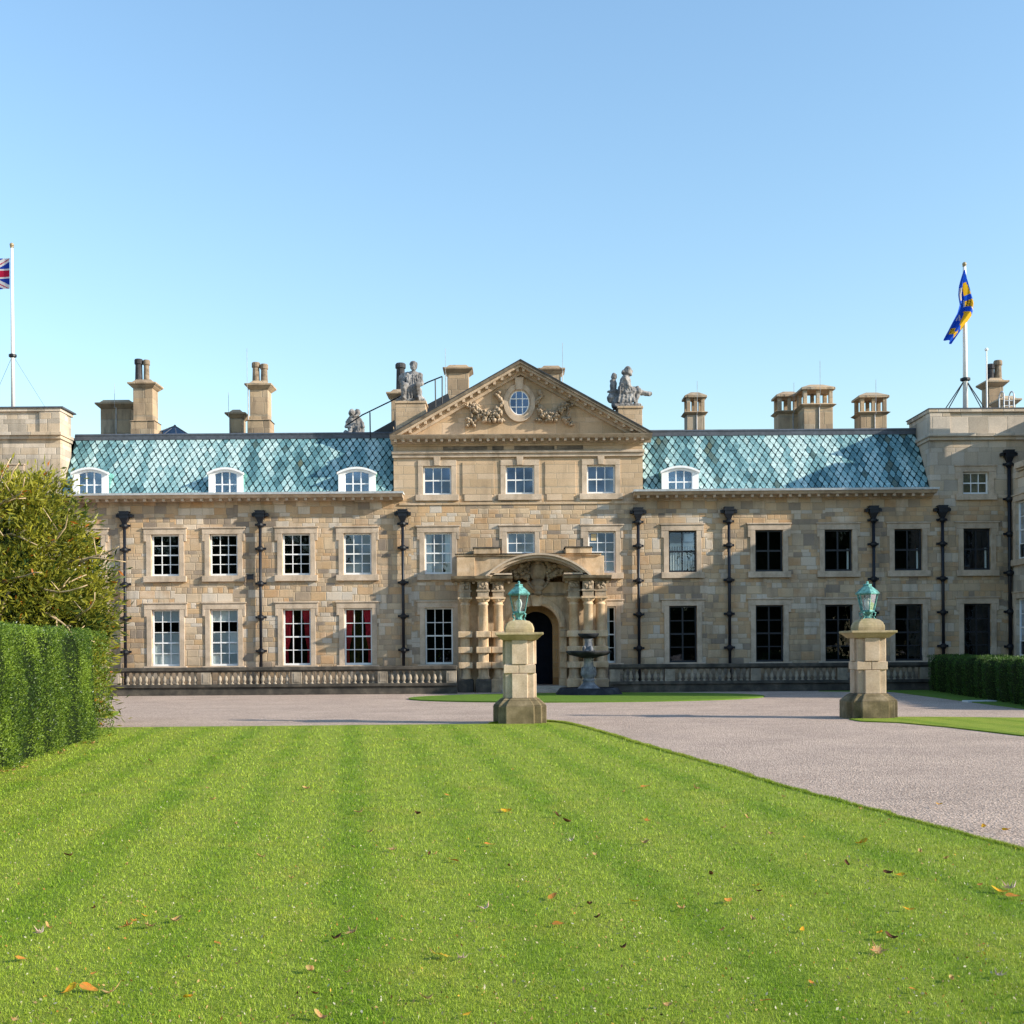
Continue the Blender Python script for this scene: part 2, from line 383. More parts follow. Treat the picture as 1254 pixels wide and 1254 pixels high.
edge = smooth_line([G(600, 887.5), G(650, 885), G(678, 885.5), G(702, 889), G(745, 901), G(800, 918), G(880, 941), G(960, 966), G(1060, 993), G(1160, 1020), G(1254, 1046)])
edge += [(edge[-1][0]+2.2, edge[-1][1]-2.3), (11.5, 4), (11.5, 1)]
edge = [(x+random.uniform(-.02, .02), y+random.uniform(-.03, .03)) for x, y in edge]
lawn_poly = [(-26, 1)]+edge[::-1]+[G(400, 889.5), G(130, 892), (-26, G(130, 892)[1]+.2)]
lawn_poly = lawn_poly[:1]+lawn_poly[1:]
area = sum(a[0]*b_[1]-b_[0]*a[1] for a, b_ in zip(lawn_poly, lawn_poly[1:]+lawn_poly[:1]))
if area < 0: lawn_poly = lawn_poly[::-1]
slab('lawn', lawn_poly, .03, LAWN)
rp = [G(1040, 881.5), G(1055, 884), G(1100, 885.5), G(1160, 891), G(1254, 902), (24, 24), (24, 36), G(1254, 880), G(1150, 879), G(1095, 879)]
slab('verge_lawn', rp[::-1] if sum(a[0]*b_[1]-b_[0]*a[1] for a, b_ in zip(rp, rp[1:]+rp[:1])) < 0 else rp, .03, LAWN)
ell = [(3.05+7.35*math.cos(a)*(1), 50.8+4.7*math.sin(a)) for a in [2*math.pi*k/64 for k in range(64)]]
slab('island_lawn', ell, .05, TURF)
rg = [G(1092, 847.5), G(1135, 853), G(1180, 859), G(1254, 868.5), (24.4, 39), (24.4, 56), (14, 56)]
slab('border_lawn', rg if sum(a[0]*b_[1]-b_[0]*a[1] for a, b_ in zip(rg, rg[1:]+rg[:1])) > 0 else rg[::-1], .03, TURF)
lw = [(-22, 36), G(128, 879), G(143, 876), G(147, 872), G(128, 871.5), (-22, 40.5)]
slab('corner_lawn', lw if sum(a[0]*b_[1]-b_[0]*a[1] for a, b_ in zip(lw, lw[1:]+lw[:1])) > 0 else lw[::-1], .03, LAWN)

def in_poly(x, y, poly):
    ins = np.zeros(len(x), bool); n = len(poly)
    for i in range(n):
        (x0, y0), (x1, y1) = poly[i], poly[(i+1) % n]
        cnd = (y0 > y) != (y1 > y); ins ^= cnd & (x < (x1-x0)*(y-y0)/((y1-y0) if y1 != y0 else 1e-9)+x0)
    return ins
def blades(name, poly, n, ylo, yhi, xspan, hgt, tint, z=.03):
    # denser near the path the camera stands on
    iy = rng.uniform(1/yhi, 1/ylo, n); Y = 1/iy; X = rng.uniform(-xspan, xspan, n)*Y
    k = in_poly(X, Y, poly); X, Y = X[k], Y[k]; n = len(X)
    P = np.stack([X, Y, np.full(n, z-.004)], 1)
    d = rng.normal(0, .55, (n, 3)); d[:, 2] = 1; d /= np.linalg.norm(d, axis=1)[:, None]
    a = rng.uniform(0, 2*np.pi, n); sd = np.stack([np.cos(a), np.sin(a), np.zeros(n)], 1)
    sc = np.clip(Y/9, .8, 3.0)[:, None]; L = hgt*rng.uniform(.5, 1.35, n)[:, None]*np.sqrt(sc); wd = .0032*sc*rng.uniform(.7, 1.4, n)[:, None]
    v = np.stack([P-sd*wd, P+sd*wd, P+d*L], 1).reshape(-1, 3)
    q = rng.uniform(0, 1, n)[:, None]
    c = np.array(tint[0])*(1-q)+np.array(tint[1])*q
    dry = rng.uniform(0, 1, n) < .03; c[dry] = (.34, .29, .12)
    return tag(np_mesh(name, v, 3, c, BLADE), kind='stuff')
blades('grass', lawn_poly, 420000, 5.2, 32, .56, .030, ((.155, .26, .012), (.37, .475, .045)))

ed = np.array(edge); n = 26000; i_ = rng.integers(0, len(ed)-4, n); f_ = rng.uniform(0, 1, n)[:, None]; q = ed[i_]*(1-f_)+ed[i_+1]*f_
q = q+np.abs(rng.normal(0, .035, (n, 1)))*np.array([[.75, .65]])*(1+.8*np.sin(q[:, :1]*9)*np.sin(q[:, 1:]*7)); P_ = np.concatenate([q, np.full((n, 1), .004)], 1)
d = rng.normal(0, .5, (n, 3)); d[:, 2] = .8; d /= np.linalg.norm(d, axis=1)[:, None]; sd = np.cross(d, rng.normal(0, 1, (n, 3))); sd /= np.linalg.norm(sd, axis=1)[:, None]; sc = np.clip(P_[:, 1:2]/9, .8, 3)
tq = rng.uniform(0, 1, (n, 1)); tag(np_mesh('edge_grass', np.stack([P_-sd*.0035*sc, P_+sd*.0035*sc, P_+d*.05*np.sqrt(sc)], 1).reshape(-1, 3), 3, np.array((.14, .22, .010))*(1-tq)+np.array((.34, .40, .04))*tq, BLADE), kind='stuff')

# ================================================================== THE HOUSE
YF = 60.0
house = empty('stately_house', (0, YF, 0), 'long two-storey sandstone country house with green copper roofs, pediment and arched porch', 'country house')
UZ, LZ, AZ_ = (5.75, 7.78), (1.33, 4.10), (9.63, 11.03)
def hx(a, b): return (WX(a, YF), WX(b, YF))
wins = []   # x0,x1,z0,z1,style,cols,rows,glass,frame,content,surround
for i, (a, b_) in enumerate([(90, 124), (185.5, 219.5), (257, 291), (346, 380), (421, 455)]):
    wins.append((*hx(a, b_), *UZ, 'upper', 3, 4, GLASSB if i == 4 else GLASSD, WHITE, None))
    wins.append((*hx(a, b_), *LZ, 'lower', 3, 5 if i < 3 else 4, GLASSD, WHITE, 'blind' if i < 3 else 'curtain'))
wins.append((*hx(520, 553.5), *UZ, 'upper', 3, 4, GLASSB, WHITE, 'drape')); wins.append((*hx(621, 655), *UZ, 'upper', 3, 4, GLASSB, WHITE, None))
wins.append((*hx(720.5, 754), *UZ, 'upper', 3, 4, GLASSB, WHITE, 'notice'))
wins.append((*hx(520, 554), *LZ, 'lower', 3, 4, GLASSD, WHITE, None)); wins.append((*hx(719, 753.5), *LZ, 'lower', 3, 4, GLASSD, WHITE, 'blindside'))
for a, b_ in [(519, 553.5), (620, 655), (719.5, 754)]: wins.append((*hx(a, b_), *AZ_, 'attic', 3, 2, GLASSB, WHITE, None))
for i, (a, b_) in enumerate([(819, 853), (925, 959), (1010, 1044), (1095.5, 1129.5), (1180, 1213.5)]):
    wins.append((*hx(a, b_), *UZ, 'upper', 2, 2, GLASSB if i == 0 else GLASSD, NAVY, 'slatblind' if i == 0 else ('jamb' if i > 1 else None)))
    wins.append((*hx(a, b_), *LZ, 'lower', 2, 4, GLASSD, NAVY, None))
wins.append((*hx(1180, 1211.5), 9.47, 10.55, 'tower', 3, 2, GLASSD, WHITE, 'dimblind'))
wins.append((*hx(-12, 21.5), 9.9, 10.95, 'tower', 3, 2, GLASSB, WHITE, None))
DOOR = (.0, 2.5, 0, 4.5)
def wall_holes(m, x0, x1, z0, z1, holes, y, depth, to=lambda x, y, z: (x, y, z)):
    hs = [h for h in holes if h[0] < x1 and h[1] > x0 and h[2] < z1 and h[3] > z0]
    xs = sorted({x0, x1, *[q for h in hs for q in h[:2] if x0 < q < x1]}); zs = sorted({z0, z1, *[q for h in hs for q in h[2:4] if z0 < q < z1]})
    for a, b_ in zip(xs, xs[1:]):
        for c_, d in zip(zs, zs[1:]):
            mx, mz = (a+b_)/2, (c_+d)/2
            if any(h[0] < mx < h[1] and h[2] < mz < h[3] for h in hs): continue
            m.quad(to(a, y, c_), to(b_, y, c_), to(b_, y, d), to(a, y, d))
    for h in hs:
        a, b_, c_, d = h[:4]; y2 = y+depth
        m.quad(to(a, y, c_), to(a, y, d), to(a, y2, d), to(a, y2, c_)); m.quad(to(b_, y, d), to(b_, y, c_), to(b_, y2, c_), to(b_, y2, d))
        m.quad(to(a, y, d), to(b_, y, d), to(b_, y2, d), to(a, y2, d)); m.quad(to(b_, y, c_), to(a, y, c_), to(a, y2, c_), to(b_, y2, c_))
XL, XR = -22.05, WX(1139, YF, 600)      # inner edges of the two end towers
XWING = 24.5
CBL, CBR = WX(483, YF), WX(788, YF)     # centre block
holes = [wv[:4] for wv in wins]+[DOOR]
EAVE = 9.42
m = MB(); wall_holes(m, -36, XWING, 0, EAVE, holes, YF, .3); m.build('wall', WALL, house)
YTL, YTR = 61.5, 63.1
ZLT, ZRT, ZCB = 14.0, 13.62, 12.35
m = MB(); wall_holes(m, -36, XL, EAVE, 12.5, holes, YF, .3); m.quad((XL, YF, EAVE), (XL, YTL, EAVE), (XL, YTL, 12.5), (XL, YF, 12.5)); m.quad((XL, YTL, EAVE), (-36, YTL, EAVE), (-36, YTL, 12.5), (XL, YTL, 12.5)); m.build('tower_wall', TOWER, house)
m = MB(); wall_holes(m, XR, XWING+4, EAVE, 12.1, holes, YF, .3); m.quad((XR, YTR, EAVE), (XR, YF, EAVE), (XR, YF, 12.1), (XR, YTR, 12.1)); m.quad((XR, YTR, EAVE), (XWING+14, YTR, EAVE), (XWING+14, YTR, 12.1), (XR, YTR, 12.1)); m.build('tower_wall', TOWER, house)
m = MB(); wall_holes(m, CBL, CBR, EAVE, 12.2, holes, YF, .3)
m.quad((CBL, 72, EAVE), (CBL, YF, EAVE), (CBL, YF, 13), (CBL, 72, 13)); m.quad((CBR, YF, EAVE), (CBR, 72, EAVE), (CBR, 72, 13), (CBR, YF, 13)); m.build('attic_wall', ASHLAR, house)
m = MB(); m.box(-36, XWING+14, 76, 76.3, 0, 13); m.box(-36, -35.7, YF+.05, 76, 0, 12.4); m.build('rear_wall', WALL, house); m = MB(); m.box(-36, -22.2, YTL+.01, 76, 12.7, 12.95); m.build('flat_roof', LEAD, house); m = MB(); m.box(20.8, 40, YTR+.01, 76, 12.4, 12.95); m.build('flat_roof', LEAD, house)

def window(x0, x1, z0, z1, style, cols, rows, glass, frame, content, tf=None, par=house):
    y = YF if tf is None else 0
    fw, bw = (.075, .038) if frame is WHITE else (.075, .05)
    m = MB(tf); ya, yb = y+.15, y+.21
    m.box(x0, x0+fw, ya, yb, z0, z1); m.box(x1-fw, x1, ya, yb, z0, z1); m.box(x0+fw, x1-fw, ya, yb, z1-fw, z1); m.box(x0+fw, x1-fw, ya, yb, z0, z0+fw*1.3)
    iw, ih = x1-x0-2*fw, z1-z0-2.3*fw
    for i in range(1, cols):
        xc = x0+fw+iw*i/cols; bb = bw if frame is WHITE else bw*1.4; m.box(xc-bb/2, xc+bb/2, ya+.008, yb-.008, z0+fw*1.3, z1-fw)
    zmid = rows//2
    for j in range(1, rows):
        zc = z0+fw*1.3+ih*j/rows; bb = bw*(1.7 if j == zmid else 1.0)
        m.box(x0+fw, x1-fw, ya+(.003 if j == zmid else .014), yb-.014, zc-bb/2, zc+bb/2)
    if frame is NAVY and style == 'lower':
        pass
    win = m.build('window', frame, par)
    m = MB(tf)
    for i in range(cols):                       # old panes sit at slightly different angles
        for j in range(rows):
            a, b_ = x0+fw+iw*i/cols, x0+fw+iw*(i+1)/cols; c_, d = z0+fw*1.3+ih*j/rows, z0+fw*1.3+ih*(j+1)/rows
            e1, e2 = random.uniform(-.0025, .0025), random.uniform(-.004, .004)
            m.quad((a, y+.185-e1, c_), (b_, y+.185+e1, c_), (b_, y+.185+e1+e2, d), (a, y+.185-e1+e2, d))
    m.build('pane', glass, win)
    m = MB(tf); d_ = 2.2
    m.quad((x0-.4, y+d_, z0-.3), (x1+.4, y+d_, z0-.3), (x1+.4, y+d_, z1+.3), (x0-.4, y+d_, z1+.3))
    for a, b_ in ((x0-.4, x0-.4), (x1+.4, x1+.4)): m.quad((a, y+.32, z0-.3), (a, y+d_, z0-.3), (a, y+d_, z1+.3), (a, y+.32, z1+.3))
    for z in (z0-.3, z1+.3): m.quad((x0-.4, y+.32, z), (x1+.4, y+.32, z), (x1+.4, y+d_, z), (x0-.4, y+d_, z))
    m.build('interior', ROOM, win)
    # stone architrave with ears, and a sill
    m = MB(tf); sw, o = .25, .05; e = .12
    if style == 'attic': sw = .25; e = 0
    top = .28
    zb = z0-.004
    m.box(x0-sw, x0-.002, y-o, y+.1, zb, z1+.002); m.box(x1+.002, x1+sw, y-o, y+.1, zb, z1+.002)
    m.box(x0-sw-e, x1+sw+e, y-o-.012, y+.1, z1+.002, z1+top)
    if e:
        m.box(x0-sw-e, x0-sw-.002, y-o-.01, y+.1, z1-.34, z1); m.box(x1+sw+.002, x1+sw+e, y-o-.01, y+.1, z1-.34, z1)
        m.box(x0-sw-e-.05, x1+sw+e+.05, y-o-.06, y+.1, z1+top+.002, z1+top+.07)
    if style == 'attic': m.poly_y([((x0+x1)/2-.13, z1+.02), ((x0+x1)/2+.13, z1+.02), ((x0+x1)/2+.17, z1+.42), ((x0+x1)/2-.17, z1+.42)], y-o-.08, y+.05)
    m.build('surround', TRIM, win, bevel=.012)
    m = MB(tf); h = .30 if style != 'lower' else .14
    m.box(x0-sw-.12, x1+sw+.12, y-.15, y+.16, z0-h, z0-.006); m.build('sill', TRIM, win, bevel=.015)
    if content == 'blind':
        m = MB(tf); m.box(x0+.05, x1-.05, y+.25, y+.262, z1-.62, z1-.02); m.build('blind', BLIND, win)
        m = MB(tf); m.box(x0+.05, x1-.05, y+.25, y+.262, z0+.02, z0+1.66); m.build('blind', BLIND, win)
    if content in ('dimblind',):
        m = MB(tf); m.box(x0+.05, x1-.05, y+.25, y+.262, z0+.02, z1-.02); m.build('blind', plain('dim_blind', (.22, .20, .13), .9, .1), win)
    if content == 'slatblind':
        m = MB(tf)
        for k in range(9): xx = x0+.12+(x1-x0-.3)*k/8.5; m.box(xx, xx+.05, y+.25, y+.262, z0+.05, z1-.75)
        m.box(x0+.08, x1-.08, y+.264, y+.275, z1-.75, z1-.6); m.box((x0+x1)/2+.12, x1-.12, y+.264, y+.275, z1-.5, z1-.14); m.build('blind', BLIND, win)
    if content == 'jamb':
        m = MB(tf); m.box(x1-.2, x1-.12, y+.26, y+.3, z0+.05, z0+1.1); m.build('shutter', BLIND, win)
    if content == 'blindside':
        m = MB(tf); m.box(x1-.42, x1-.28, y+.26, y+.29, z0+.05, z1-.05); m.build('shutter', BLIND, win)
    if content == 'notice':
        m = MB(tf); m.box(x0+.15, x0+.42, y+.172, y+.178, z1-.44, z1-.10); m.build('notice', plain('cream_card', (.6, .48, .28), .8), win)
    if content in ('curtain', 'drape'):
        for sgn in (-1, 1):
            m = MB(tf); n = 12; rows_ = 10; vs = []; fs = []; xe = x0+.04 if sgn < 0 else x1-.04
            for j in range(rows_+1):
                zz = z1-.03-(z1-z0-.06)*j/rows_; tt = j/rows_
                wdt = (.46-.16*math.sin(math.pi*min(1, tt/.78))**1.5*(1 if tt < .78 else 1)) if content == 'curtain' else .3
                if content == 'curtain' and tt > .45: wdt = .46-.30*min(1, (tt-.2)/.55) if tt < .76 else .17+.10*(tt-.76)
                for i in range(n+1):
                    vs.append((xe-sgn*wdt*i/n, y+.30+.035*math.sin(i*2.1+sgn), zz))
            for j in range(rows_):
                for i in range(n):
                    a = j*(n+1)+i; fs.append((a, a+1, a+n+2, a+n+1))
            m.add(vs, fs); m.build('curtain', RED if content == 'curtain' else BLIND, win, smooth=True)
    return win
for wv in wins: window(*wv)

# panels and string course on the centre block
m = MB()
for a, b_ in ((567, 606), (668, 706)):
    x0, x1 = hx(a, b_)
    m.box(x0, x1, YF-.05, YF+.02, 9.62, 11.2); m.box(x0+.08, x1-.08, YF-.05, YF+.02, 9.3, 9.618)
m.box(CBL+.25, CBR-.25, YF-.06, YF+.02, 9.12, 9.24)
m.build('wall_panel', ASHLAR, house, bevel=.015)

# eaves, cornices, gutters
def cornice(x0, x1, n_gap, name='eaves'):
    m = MB(); pr = [(YF+.02, EAVE-.05), (YF-.12, EAVE-.05), (YF-.2, EAVE+.04), (YF-.62, EAVE+.06), (YF-.7, EAVE+.16), (YF-.78, EAVE+.2), (YF+.02, EAVE+.2)]
    m.poly_x(pr, x0, x1)
    k = 0; x = x0+.15
    while x < x1-.3: m.box(x, x+.13, YF-.56, YF-.198, EAVE-.075, EAVE+.052); x += .46
    e = m.build(name, TRIM, house)
    m = MB(); m.poly_x([(YF+.02, EAVE+.202), (YF-.80, EAVE+.202), (YF-.84, EAVE+.30), (YF-.76, EAVE+.30), (YF-.7, EAVE+.26), (YF+.02, EAVE+.28)], x0-.05, x1+.05)
    m.build('gutter', GUTTER, e)
cornice(-22.6, WX(493, YF-.8), 30); cornice(WX(778, YF-.8), WX(1150, YF-.8), 30)
m = MB()   # tower cornices and parapets
def parapet(xa, xb, zc, zt, left):
    m = MB(); ye = YTL if left else YTR
    m.box(xa-.08, xb+.08, YF-.16, ye, zc, zc+.16); m.box(xa-.14, xb+.14, YF-.28, ye, zc+.162, zc+.32)
    m.box(xa, xb, YF-.02, ye, zc+.322, zt-.16); m.box(xa-.08, xb+.08, YF-.14, ye+.1, zt-.158, zt)
    pxs = (xb-.95, xb) if left else (xa, xa+.95)
    m.box(pxs[0]-.03, pxs[1]+.03, YF-.10, YF+.9, zc+.324, zt-.162)
    m.build('parapet', TOWER, house, bevel=.015)
parapet(-36, XL, 12.5, ZLT, True); parapet(XR, XWING+14, 12.1, ZRT, False)
m = MB(); m.box(-36.1, XL+.2, YF-.2, YTL+.2, ZLT+.002, ZLT+.07); m.box(XR-.1, XWING+14, YF-.16, YTR+.2, ZRT+.002, ZRT+.05); m.build('parapet_flashing', LEAD, house)

# mansard roofs with real copper tiles
RB, RT = (YF-.05, EAVE+.24), (62.2, 12.92)
sl_len = math.hypot(RT[0]-RB[0], RT[1]-RB[1]); dS = Vector((0, (RT[0]-RB[0])/sl_len, (RT[1]-RB[1])/sl_len)); nS = Vector((0, -dS.z, dS.y))
def roof(x0, x1, seed):
    m = MB(); m.quad((x0, *RB), (x1, *RB), (x1, *RT), (x0, *RT)); m.quad((x0, *RT), (x1, *RT), (x1, 76, 13.0), (x0, 76, 13.0))
    rf = m.build('roof', MAT_UNDER, house)
    m = MB(); cw, rh = .34, .33; rows = int(sl_len/rh)+1; rnd = random.Random(seed)
    for j in range(rows):
        for i in range(int((x1-x0)/cw)+2):
            xc = x0+(i+.5*(j % 2))*cw; sc = j*rh+.12
            if xc < x0+.1 or xc > x1-.1: continue
            bs = mnoise.fractal(Vector((xc*.55, sc*.16, seed)), 1, 2, 4); st = mnoise.noise(Vector((xc*1.5, sc*.14, seed+9)))
            q = rnd.random()
            pal = [(.42, .56, .55), (.27, .43, .44), (.155, .30, .325), (.065, .155, .18), (.10, .125, .09)]
            idx = (bs+.15)*1.6+st*2.8+rnd.gauss(0, .55)+1.3
            idx = min(4, max(0, idx)); i0 = int(idx); f_ = idx-i0; i1 = min(4, i0+1)
            col = tuple(pal[i0][k]*(1-f_)+pal[i1][k]*f_ for k in range(3))
            tilt = rnd.uniform(.022, .05)
            g_ = rnd.uniform(.88, 1.02); sh = [(a*g_, b_*g_) for a, b_ in ((0, -.29), (.045, -.26), (.088, -.17), (.143, -.02), (.092, .12), (0, .285), (-.092, .12), (-.143, -.02), (-.088, -.17), (-.045, -.26))]
            vs = []
            for a, b_ in sh:
                ss = sc+b_
                if ss > sl_len-.02: ss = sl_len-.02
                if ss < .02: ss = .02
                hgt_ = .012+tilt*(.34-b_)/.67
                vs.append(Vector((xc+a, *RB))+dS*ss+nS*hgt_)
            m.add(vs, [tuple(range(len(sh)))], col)
    m.build('copper_tiles', TILE, rf)
    m = MB(); m.box(x0-.02, x1+.02, RT[0]-.16, RT[0]+.5, RT[1]-.14, RT[1]+.10); m.tube([(x0, RT[0]-.12, RT[1]+.11), (x1, RT[0]-.12, RT[1]+.11)], .07, 8); m.build('ridge_flashing', LEAD, rf)
    return rf
roof_l = roof(XL, CBL+.01, 3); roof_r = roof(CBR-.01, XR, 21)
def dormer(pxa, pxb, pya, pyb):
    yf = YF-.12
    x0, x1 = WX(pxa, yf, 590), WX(pxb, yf, 590); zt = WZ(pya, yf, (pxa+pxb)/2); z0 = EAVE+.26; cx = (x0+x1)/2; hw = (x1-x0)/2
    zs = zt-.26; wn = hw*.62; zh = zs-.08
    def arc(r0, zlo, zhi, n=10): return [(cx+r0*(1-2*k/n), zlo+(zhi-zlo)*(1-(1-2*k/n)**2)) for k in range(n+1)]
    m = MB()
    m.box(x0+.05, cx-wn, yf, yf+.12, z0, zh); m.box(cx+wn, x1-.05, yf, yf+.12, z0, zh)
    a1 = arc(hw-.05, zs-.02, zt-.1); a0 = arc(wn, zh, zh+.12)
    m.poly_y([(x0+.05, zh+.002)]+[(cx-wn, zh+.002)]+a0[::-1][1:-1]+[(cx+wn, zh+.002), (x1-.05, zh+.002)]+a1, yf, yf+.12)
    up = arc(hw, zs, zt); dn = arc(hw, zs-.1, zt-.1)
    m.poly_y(dn[::-1]+up, yf-.13, yf+.10)
    d = m.build('dormer', WHITE, house)
    m = MB(); up2 = arc(hw+.01, zs+.012, zt+.012); dn2 = arc(hw-.03, zs-.2, zt-.15); m.poly_y(dn2[::-1]+up2, yf+.125, yf+2.6); m.build('dormer_roof', COPPER, d)
    for xa in (x0+.06, x1-.16): m = MB(); m.box(xa, xa+.1, yf+.121, yf+2, z0, zs-.03); m.build('cheek', COPPER, d)
    m = MB()
    for i in range(4): xx = cx-wn+2*wn*i/3; m.box(xx-.03, xx+.03, yf+.06, yf+.11, z0, zh+.1)
    for z in (z0+.05, (z0+zh)/2+.02): m.box(cx-wn, cx+wn, yf+.068, yf+.105, z-.028, z+.028)
    m.build('window', WHITE, d)
    m = MB(); m.poly_y([(cx-wn, z0), (cx+wn, z0)]+a0, yf+.088, yf+.092); m.build('pane', GLASSB, d)
    m = MB(); m.box(cx-wn-.05, cx+wn+.05, yf+.6, yf+.62, z0, zs); m.build('interior', ROOM, d)
for q in ((87.5, 133, 572.5, 606), (254, 298.5, 572.5, 606), (413, 461, 572, 606), (809, 857, 570.5, 604)): dormer(*q)

# pediment
yt = YF-.02; yc = YF-.75
ax, az = W(638, 441, yc); lx, lz = W(477, 533.5, yc); rx, rz = W(799, 529, yc)
lz = rz = (lz+rz)/2; ax = (lx+rx)/2
m = MB(); m.poly_y([(lx+.6, lz), (rx-.6, lz), (ax, az-.35)], YF+.03, YF+.3)
pedi = m.build('pediment', ASHLAR, house)
m = MB()
def rake(o0, o1, y0, y1):      # strip along both slopes, o = distance below the top line
    sl_ = (az-lz)/(ax-lx)
    for sg, xe in ((-1, lx), (1, rx)):
        p = [(xe, lz-o0), (ax, az-o0), (ax, az-o1), (xe, lz-o1)]
        if sg < 0: p = p[::-1]
        # trim at the horizontal cornice
        q = []
        for (x, z) in p: q.append((x, z))
        e0 = xe-sg*(o0)/sl_; e1 = xe-sg*(o1)/sl_
        q = [(e0, lz), (ax, az-o0), (ax, az-o1), (e1, lz)]
        m.poly_y(q if sg > 0 else q[::-1], y0, y1)
rake(0, .15, yc-.03, YF+.1); m.build('rake_coping', stone_mat('weathered_coping', [(.07, .06, .05), (.15, .13, .10), (.26, .22, .17)], blocks=False, stain=.4), pedi); m = MB(); rake(.152, .27, yc+.10, YF+.1); rake(.272, .40, yc+.45, YF+.1); rake(.402, .56, yc+.60, YF+.1)
sl_ = (az-lz)/(ax-lx)
n = 17
for sg, xe in ((-1, lx), (1, rx)):
    for k in range(n):
        f_ = (k+.6)/n; x = xe+(ax-xe)*f_; z = lz+(az-lz)*f_-.275
        if z-.16 < lz: continue
        m.poly_y([(x-.065, z-.13), (x+.065, z-.13), (x+.065, z+(.035 if sg < 0 else -.035)), (x-.065, z+(-.035 if sg < 0 else .035))], yc+.2, YF-.2)
m.build('raking_cornice', TRIM, pedi)
m = MB()
m.poly_x([(YF+.02, lz-.34), (YF-.14, lz-.34), (YF-.18, lz-.2), (YF-.62, lz-.17), (yc, lz-.05), (yc-.03, lz-.002), (YF+.02, lz-.002)], lx, rx)
x = lx+.2
while x < rx-.3: m.box(x, x+.13, YF-.58, YF-.17, lz-.30, lz-.172); x += .375
m.build('pediment_cornice', TRIM, pedi)
m = MB(); sl_ = (az-lz)/(ax-lx)
for sg, xe in ((-1, lx), (1, rx)):
    q = [(xe, lz+.004), (xe, lz+.05), (ax, az+.05), (ax, az+.004)]
    m.poly_y(q[::-1] if sg < 0 else q, yc-.06, 73)
m.build('pediment_roof', SLATE, pedi)
# frieze
zf = lz-.34
m = MB(); m.box(CBL-.03, CBR+.03, YF-.10, YF+.02, zf-.12, zf-.002); m.box(CBL+.0, CBR, YF-.05, YF+.02, 11.75, zf-.122)
fz = m.build('frieze', ASHLAR, house)
m = MB(); m.box(CBL-.08, CBR+.08, YF-.22, YF+.02, 11.62, 11.745); m.box(CBL-.05, CBR+.05, YF-.13, YF+.02, 11.44, 11.617); m.build('architrave', TRIM, fz, bevel=.02)
m = MB()
for a, b_ in ((544, 598), (604, 618), (631, 680), (683, 715)): x0, x1 = hx(a, b_); m.box(x0, x1, YF-.075, YF-.04, 11.79, zf-.135)
m.build('frieze_panel', stone_mat('dark_panel_stone', [(.07, .06, .05), (.16, .135, .105), (.34, .28, .20)], blocks=False), fz)
# oculus
ox, oz = W(636, 493.5, YF)
def ring(m, r0, r1, q0, q1, y0, y1, n=40):
    vs = []; fs = []
    for k in range(n):
        a = 2*math.pi*k/n; c_, s_ = math.cos(a), math.sin(a)
        vs += [(ox+r0*c_, y0, oz+q0*s_), (ox+r1*c_, y0, oz+q1*s_), (ox+r1*c_, y1, oz+q1*s_), (ox+r0*c_, y1, oz+q0*s_)]
    for k in range(n):
        a, b_ = 4*k, 4*((k+1) % n)
        for i in range(4): fs.append((a+i, a+(i+1) % 4, b_+(i+1) % 4, b_+i))
    m.add(vs, fs)
m = MB(); ring(m, .56, .78, .68, .93, YF-.11, YF+.05); ring(m, .48, .56, .60, .68, YF-.05, YF+.05); 
m.poly_y([(ox-.16, oz+.62), (ox+.16, oz+.62), (ox+.22, oz+1.22), (ox-.22, oz+1.22)], YF-.2, YF+.04)
ocu = m.build('oculus_surround', TRIM, pedi, bevel=.012)
m = MB(); ring(m, .44, .485, .56, .605, YF-.03, YF+.02)
for dx_ in (-.15, .15): m.box(ox+dx_-.022, ox+dx_+.022, YF-.025, YF+.012, oz-.55, oz+.55)
for dz_ in (-.2, .2): m.box(ox-.44, ox+.44, YF-.02, YF+.008, oz+dz_-.022, oz+dz_+.022)
m.build('window', WHITE, pedi)
m = MB(); vs = [(ox+.47*math.cos(2*math.pi*k/40), YF-.002, oz+.59*math.sin(2*math.pi*k/40)) for k in range(40)]; m.add(vs, [tuple(range(40))]); m.build('pane', glass_mat('oculus_glass', .14, (.5, .64, 1)), pedi)
m = MB(); vs = [(ox+.49*math.cos(2*math.pi*k/40), YF+.02, oz+.61*math.sin(2*math.pi*k/40)) for k in range(40)]; m.add(vs, [tuple(range(40))]); m.build('interior', ROOM, pedi)
